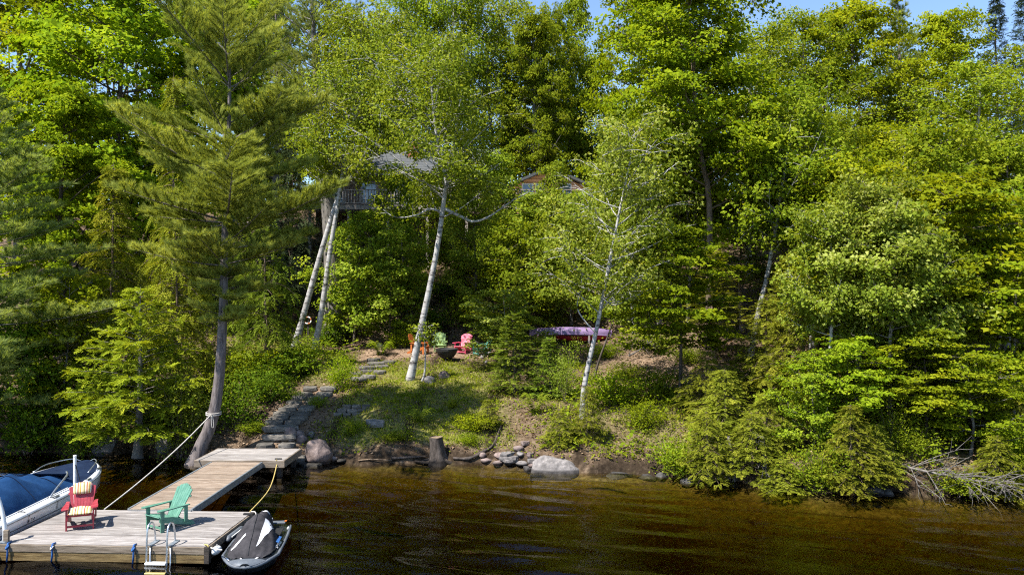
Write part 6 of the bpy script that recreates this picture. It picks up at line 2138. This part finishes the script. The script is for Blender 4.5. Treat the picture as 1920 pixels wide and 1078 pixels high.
def build_stones():
    b = ray_ground(1040, 884)
    rock('boulder', 'big grey granite boulder at the waterline', P(1040, 888, 24.3) + Vector((0, 0.35, -0.12)), (0.86, 0.62, 0.62), GRANITE, 2, 0.1, sub=4)
    rock('boulder', 'pinkish boulder beside the shore deck', Vector((-6.28, 25.75, 0.30)), (0.44, 0.40, 0.42), PINK_GRANITE, 3, 0.4, sub=4)
    rock('boulder', 'dark wet low boulder in the shade of the undercut bank', P(1150, 894, 24.3), (0.60, 0.35, 0.16), SHADED_WET_ROCK, 5, 0.0)
    rock('boulder', 'dark rock at the foot of the undercut bank, right of the low wet boulder', P(1212, 897, 24.1), (0.30, 0.3, 0.16), SHADED_WET_ROCK, 6, 0.7)
    rock('boulder', 'grey boulder in the shade left of the cedar trunk', P(198, 838, 27.2), (0.5, 0.4, 0.42), GRANITE, 7, 0.3)
    rock('boulder', 'shaded grey rock between the cedar trunk and the leaning pine', P(308, 838, 27.0), (0.30, 0.25, 0.42), GRANITE, 8, 0.2)
    rock('flat_stone', 'flat pale flagstone lying in the grass of the bank', ray_ground(703, 795) + Vector((0, 0, 0.03)), (0.27, 0.42, 0.10), GRANITE, 9, 0.5, flat=True)
    rock('stone', 'pale stone right of the fire pit birch', ray_ground(833, 711) + Vector((0, 0, 0.10)), (0.24, 0.2, 0.24), PINK_GRANITE, 10, 0.3)
    rock('stone', 'blue-grey stone at the foot of the fire pit birch', ray_ground(806, 718) + Vector((0, 0, 0.08)), (0.26, 0.2, 0.2), GRANITE, 11, 0.8)
    for i, (px, py) in enumerate(((1290, 908), (1240, 898), (1640, 925), (1662, 928))):
        rock('shore_stone', ['dark stone in the shallows under the hemlock next to the undercut bank', 'dark stone at the end of the undercut bank',
                             'dark stone left of the fallen dead tree', 'rounded dark stone touching the fallen dead tree'][i], ray_ground(px, py) + Vector((0, 0, 0.05)), (0.22, 0.2, 0.13), SHADED_WET_ROCK, 20 + i, i)
    # stones stacked by the big boulder
    pile = [(912, 868, .26, .16, 1), (935, 873, .30, .13, 1), (905, 860, .20, .14, 1), (938, 858, .34, .18, 1), (955, 864, .40, .12, 0), (958, 871, .36, .12, 0), (952, 855, .36, .11, 0),
            (975, 857, .22, .14, 0), (980, 877, .32, .15, 0), (998, 868, .22, .12, 0), (1000, 880, .26, .14, 1), (1010, 874, .24, .13, 1), (1020, 866, .2, .14, 0), (972, 846, .26, .16, 1),
            (985, 838, .18, .12, 1), (995, 856, .20, .11, 1), (992, 884, .3, .12, 0)]
    for i, (px, py, a, h, m) in enumerate(pile):
        loc = ray_ground(px, py, 22, 40) + Vector((0, 0.05, 0.06 + 0.03 * (i % 3)))
        rock('pile_stone', 'stone in the heap of loose stones left of the big grey boulder', loc, (a * 0.75, a * 0.55, h * 0.55), PINK_GRANITE if m else GRANITE, 40 + i, i * 0.7, 'stones heaped beside the big boulder', sub=2, flat=h < 0.13)
    # stones beside the shore deck
    deckside = [(541, 872, .22, .16, PINK_GRANITE), (557, 874, .14, .14, PINK_GRANITE), (600, 862, .2, .08, PINK_GRANITE), (625, 862, .2, .09, PINK_GRANITE), (640, 866, .3, .06, SLATE), (615, 866, .16, .07, PINK_GRANITE)]
    for i, (px, py, a, h, m) in enumerate(deckside):
        rock('edge_stone', 'small stone at the waterline by the pinkish boulder', ray_ground(px, py, 22, 40) + Vector((0, 0, 0.04)), (a * 0.7, a * 0.55, h), m, 70 + i, i, 'waterline stones by the shore deck', sub=2)
    for i, (px, py, a, lab) in enumerate(((560, 866, .42, 'upper flat slab stepping into the water beside the shore deck'), (583, 872, .46, 'lower flat slab lying in the water beside the shore deck'))):
        rock('flat_slab', lab, ray_ground(px, py, 22, 40) + Vector((0, 0, 0.10 - 0.08 * i)), (a * 0.8, a, 0.10), SLATE, 80 + i, 0.3, flat=True)
    # low dry-stone wall in the bank
    w = thing('retaining_wall', 'low dry-stone retaining wall in the grassy bank right of the stair bush', 'wall', ray_ground(665, 778))
    rng = random.Random(4)
    for i in range(13):
        row = i // 5
        me = slab_mesh('wall_stone', 90 + i, rng.uniform(.15, .20), .16, .07, SLATE)
        o = link('wall_stone', me, w)
        o.location = ((i % 5 - 2) * 0.34 + row * 0.15 + 0.08, 0.05 * row + 0.03 * (i % 5), 0.02 + 0.13 * row)
    # stone stair
    st = thing('stone_stair', 'rough flagstone stair climbing the bank from the shore deck', 'stairs', (-7.75, 26.0, G(-7.75, 26.0)))
    path = smooth_path([(-7.75, 25.75, 0), (-7.85, 27.0, 0), (-7.80, 28.3, 0), (-7.72, 29.6, 0), (-7.55, 31.2, 0)], 13)
    k = 0
    for i, p in enumerate(path):
        z = G(p[0], p[1])
        nst = 1 if i in (2, 3) else 2
        for j in range(nst):
            hw = (0.62 if nst == 1 else 0.34) * rng.uniform(0.9, 1.1)
            me = slab_mesh('stone_slab', 110 + k, hw * 0.92, 0.25, 0.085, SLATE)
            o = link('stone_slab', me, st)
            o.location = Vector((p[0] + (0 if nst == 1 else (j - 0.5) * 0.66) + rng.uniform(-0.05, 0.05), p[1] + rng.uniform(-0.05, 0.05), z + 0.05 + 0.02 * (i < 6))) - st.location
            o.rotation_euler = (rng.uniform(-0.04, 0.04), rng.uniform(-0.05, 0.05), rng.uniform(-0.2, 0.2))
            k += 1
    up = thing('upper_stair', 'upper flagstone steps beside the lawn below the fire pit', 'stairs', ray_ground(680, 705))
    for i, (px, py, a) in enumerate(((672, 713, .42), (690, 709, .40), (665, 704, .34), (693, 699, .50), (712, 700, .34), (688, 692, .46), (716, 690, .40), (705, 684, .50), (730, 681, .42), (700, 677, .4))):
        me = slab_mesh('stone_slab', 150 + i, a * 0.8, 0.28, 0.08, SLATE)
        o = link('stone_slab', me, up)
        o.location = ray_ground(px, py) + Vector((0, 0, 0.05)) - up.location
        o.rotation_euler = (0, 0, rng.uniform(-0.3, 0.3))
    # stones on the edge of the stair
    for i, (px, py, a, m) in enumerate(((545, 815, .30, PINK_GRANITE), (562, 818, .22, PINK_GRANITE), (584, 819, .20, SLATE), (565, 828, .26, PINK_GRANITE), (548, 826, .2, GRANITE), (556, 806, .16, GRANITE))):
        rock('stair_stone', 'loose stone beside the lowest treads of the stone stair', ray_ground(px, py, 22, 45) + Vector((0, 0, 0.08)), (a * 0.8, a * 0.6, a * 0.6), m, 170 + i, i, 'loose stones beside the stair foot', sub=2)
    for i, (px, py, a, lab) in enumerate(((905, 672, .14, 'white stone left of the teal chair foot'), (912, 682, .12, 'small white stone below the teal chair'), (918, 666, .16, 'grey stone right of the teal chair'),
                                          (712, 650, .20, 'grey stone at the foot of the fern clump'))):
        rock('stone', lab, ray_ground(px, py) + Vector((0, 0, 0.06)), (a, a * 0.8, a * 0.8), GRANITE, 180 + i, i, sub=2)


# ------------------------------------------------------------------ wood lying about
def build_deadwood():
    rng = np.random.default_rng(31)
    # stump
    b = Vector((P(822, 870, 25.6).x, 25.75, -0.15))
    s = thing('tree_stump', 'weathered tree stump with cut top at the waterline', 'stump', b)
    rings = []
    for z, r in ((0, 0.42), (0.12, 0.36), (0.25, 0.31), (0.45, 0.26), (0.65, 0.235), (0.85, 0.22), (0.98, 0.215)):
        rings.append([((r * (1 + (0.16 * math.sin(3 * a + 1) + 0.10 * math.sin(7 * a)) * max(0.15, 1 - z))) * math.cos(a) - 0.10 * z, r * (1 + 0.1 * math.sin(4 * a)) * math.sin(a), z) for a in np.linspace(0, 6.2832, 22, endpoint=False)])
    MB().loft(rings).build('trunk', STUMP_WOOD, s, smooth=True)
    topr = [(p[0], p[1], p[2] - 0.002 + 0.03 * math.sin(5 * p[0])) for p in rings[-1]]
    MB().add(topr + [(-0.098, 0, 0.965)], [(i, (i + 1) % 22, 22) for i in range(22)]).build('cut_face', CUT_WOOD, s)
    for a, L in ((-2.9, 0.8), (-0.4, 0.9), (-1.8, 0.5), (0.3, 1.4), (2.8, 1.3)):
        p = [(0.22 * math.cos(a), 0.22 * math.sin(a), 0.22), (0.5 * L * math.cos(a), 0.4 * L * math.sin(a), 0.16), (L * math.cos(a), 0.7 * L * math.sin(a) + 0.1, 0.12 + 0.1 * rng.uniform())]
        MB().tube(smooth_path(p, 8), np.linspace(0.085, 0.03, 8), 7).build('root', STUMP_WOOD, s, smooth=True)
    # driftwood log along the undercut bank
    for k, (pts, r, lab) in enumerate(((((850, 862), (880, 862), (905, 850), (925, 836), (940, 800)), 0.06, 'dark root log running from the stump up the bank'),
                                      (((735, 862), (770, 860), (800, 858)), 0.045, 'dark driftwood log left of the stump'),
                                      (((672, 866), (700, 864), (735, 866)), 0.025, 'thin pale driftwood stick on the waterline right of the pinkish boulder'))):
        pp = [ray_ground(a, b_, 22, 40) + Vector((0, -0.03, 0.06)) for a, b_ in pts]
        o = MB().tube(smooth_path(pp, 14), np.linspace(r, r * 0.5, 14) * rng.uniform(0.7, 1.25, 14), 8).build('driftwood', STUMP_WOOD if k < 2 else CUT_WOOD, None, smooth=True)
        tag(o, lab, 'driftwood')

    def snag(name, label, base, trunk, r, n1, spread, mat, lmin=0.6, lmax=1.3, upb=0.1, cat='dead tree', frac=0.25):
        t = thing(name, label, cat, base)
        tp = smooth_path(trunk, 16)
        MB().tube(tp, np.linspace(r, 0.012, 16), 8).build('trunk', mat, t, smooth=True)
        for i in range(n1):
            u = rng.uniform(frac, 1.0)
            p0 = tp[int(u * 15)]
            ax = tp[-1] - tp[0]
            ax = ax / np.linalg.norm(ax)
            d = rng.normal(0, 1, 3) * np.array(spread) + ax * 0.9 + np.array([0, 0, upb])
            d /= np.linalg.norm(d)
            L = rng.uniform(lmin, lmax) * (1.1 - 0.5 * u)
            bend = rng.normal(0, 0.18, 3)
            p1 = p0 + d * L * 0.5 + bend * L * 0.3
            p2 = p0 + d * L + bend * L * 0.6 + np.array([0, 0, -0.06 * L])
            wd = Wood()
            wd.tube(smooth_path([p0, p1, p2], 7), np.linspace(0.020, 0.004, 7), 4)
            for q in range(5):
                w = rng.uniform(0.3, 1)
                s0 = p0 + (p2 - p0) * w + (p1 - (p0 + p2) / 2) * (4 * w * (1 - w))
                dd = d + rng.normal(0, 0.6, 3)
                dd /= np.linalg.norm(dd)
                l2 = L * rng.uniform(0.2, 0.5)
                wd.tube(np.array([s0, s0 + dd * l2 * 0.5 + rng.normal(0, 0.02, 3), s0 + dd * l2]), np.array([0.009, 0.006, 0.003]), 3)
            link('branch', wd.mesh('branch', mat), t)
        return t
    base = ray_ground(1655, 893, 20, 40) + Vector((0, 0.2, 0.25))
    e = P(1890, 905, 21.0) - base
    snag('fallen_tree', 'bleached dead tree fallen into the lake at lower right', base,
         [(-0.8, 0.9, 0.35), (0, 0.2, 0.15), tuple(e * 0.4 + Vector((0, -0.3, 0.05))), tuple(e * 0.75 + Vector((0, -0.35, 0.0))), tuple(e)], 0.05, 62, (0.75, 0.9, 0.42), DEAD_WOOD, 0.6, 1.6, -0.02, frac=0.3)
    b = ray_ground(1372, 900, 20, 40)
    snag('exposed_roots', 'tangle of bare grey roots hanging down the bank at the waterline', b + Vector((0, 0.25, 0.85)), [(0, 0.1, 0.35), (0.02, -0.05, 0.05), (0.03, -0.2, -0.4), (0.05, -0.35, -0.85)], 0.045, 24, (0.75, 0.35, 0.25), DEAD_WOOD, 0.4, 1.0, -0.9, 'roots', 0.0)
    b = ray_ground(1438, 900, 20, 40)
    snag('dead_branches', 'small bare dead branches sticking out left of the dipping hemlock', b + Vector((0, 0, 0.5)), [(0, 0.2, 0.3), (-0.1, -0.1, 0.1), (-0.15, -0.4, -0.3)], 0.03, 9, (0.8, 0.4, 0.6), DEAD_WOOD, 0.3, 0.8, -0.2, 'branches', 0.0)
    b = ray_ground(1205, 672)
    snag('dead_branch', 'dead branch tangle on the leaf-littered slope right of the canoe', b + Vector((0, 0, 0.1)), [(-0.6, 0.1, 0.0), (0, 0, 0.35), (0.5, 0, 0.75)], 0.04, 9, (0.7, 0.4, 0.6), DEAD_WOOD, 0.4, 1.0, 0.1, 'branches', 0.0)
    # ring on a post between the twin birches
    b = on_ground(578, 41.0, 0.05)
    t = thing('ring_on_post', 'small white and orange ring on a post between the twin birches', 'ring', b)
    MB().box((0, 0, 0.6), (0.09, 0.09, 1.3)).build('post', DARK_TIMBER, t)
    for k in range(8):
        a0, a1 = k * math.pi / 4, (k + 1) * math.pi / 4
        MB().tube([(0.17 * math.cos(a), -0.08, 1.15 + 0.17 * math.sin(a)) for a in np.linspace(a0, a1, 6)], 0.035, 8).build('ring_segment', WHITE_PVC if k % 2 else ORANGE_PLASTIC, t, smooth=True)


def build_canoes():
    L0 = P(993, 622, 40.5)
    R0 = P(1147, 617, 40.0)
    mid = (L0 + R0) / 2
    gz = max(G(L0.x, 40.5), G(R0.x, 40.0), G(mid.x, 40.2))
    length = (R0 - L0).length
    ang = math.atan2(R0.y - L0.y, R0.x - L0.x)

    def shell(name, label, cat, z, mat, L, W, H, inverted, y_off):
        o = thing(name, label, cat, (mid.x, mid.y + y_off, z), ang)
        rings = []
        for t in np.linspace(-1, 1, 25):
            w = W * (1 - abs(t) ** 2.3) + 0.015
            sheer_ = 0.10 * abs(t) ** 3
            ring = []
            for a in np.linspace(0, math.pi, 13):
                x, zz = w * math.cos(a), -H * (1 - 0.15 * t * t) * math.sin(a) ** 0.75
                zz = zz + (H + sheer_ if not inverted else 0)
                if inverted:
                    zz = -zz - sheer_ + 0.06
                ring.append((t * L / 2 + (0.0), x, zz))
            rings.append(ring)
        MB().loft(rings, closed=False).build('hull', mat, o, smooth=True)
        for sg in (-1, 1):
            e = [r[0] if sg > 0 else r[-1] for r in rings]
            MB().tube(e, 0.022, 6).build('gunwale', mat if inverted else BLACK_RUBBER, o, smooth=True)
        MB().tube([(0, -W * 0.95, rings[12][0][2]), (0, W * 0.95, rings[12][0][2])], 0.02, 6).build('thwart', GREY_TIMBER, o)
        return o
    top = mid.z - 0.02
    shell('canoe', 'purple canoe lying upside down on the slope behind the bank birch', 'canoe', top - 0.22, PURPLE_PAINT, length, 0.42, 0.36, True, 0.0)
    shell('kayak', 'red boat resting under the overturned purple canoe', 'kayak', top - 0.52, RED_PAINT, length * 0.62, 0.36, 0.30, False, -0.02).location.x += 0.55
    rack = thing('boat_rack', 'low timber rack under the purple canoe', 'rack', (mid.x, mid.y, gz))
    for sx in (-1.25, 0.9):
        zt = top - 0.20 - gz
        for sy in (-0.45, 0.45):
            MB().box((sx, sy, zt / 2 - 0.15), (0.09, 0.09, zt + 0.3)).build('post', GREY_TIMBER, rack)
        MB().box((sx, 0, zt - 0.30), (0.08, 1.0, 0.09)).build('crossbar', GREY_TIMBER, rack)


# ------------------------------------------------------------------ build the place
build_terrain()
build_water()
build_cabin()
distant_woods()
build_forest()
ground_cover()
build_docks()
build_ladder()
mooring_straps()
build_chairs()
build_boat()
white_poles()
build_jet_ski()
build_ropes()
build_stones()
build_deadwood()
build_canoes()
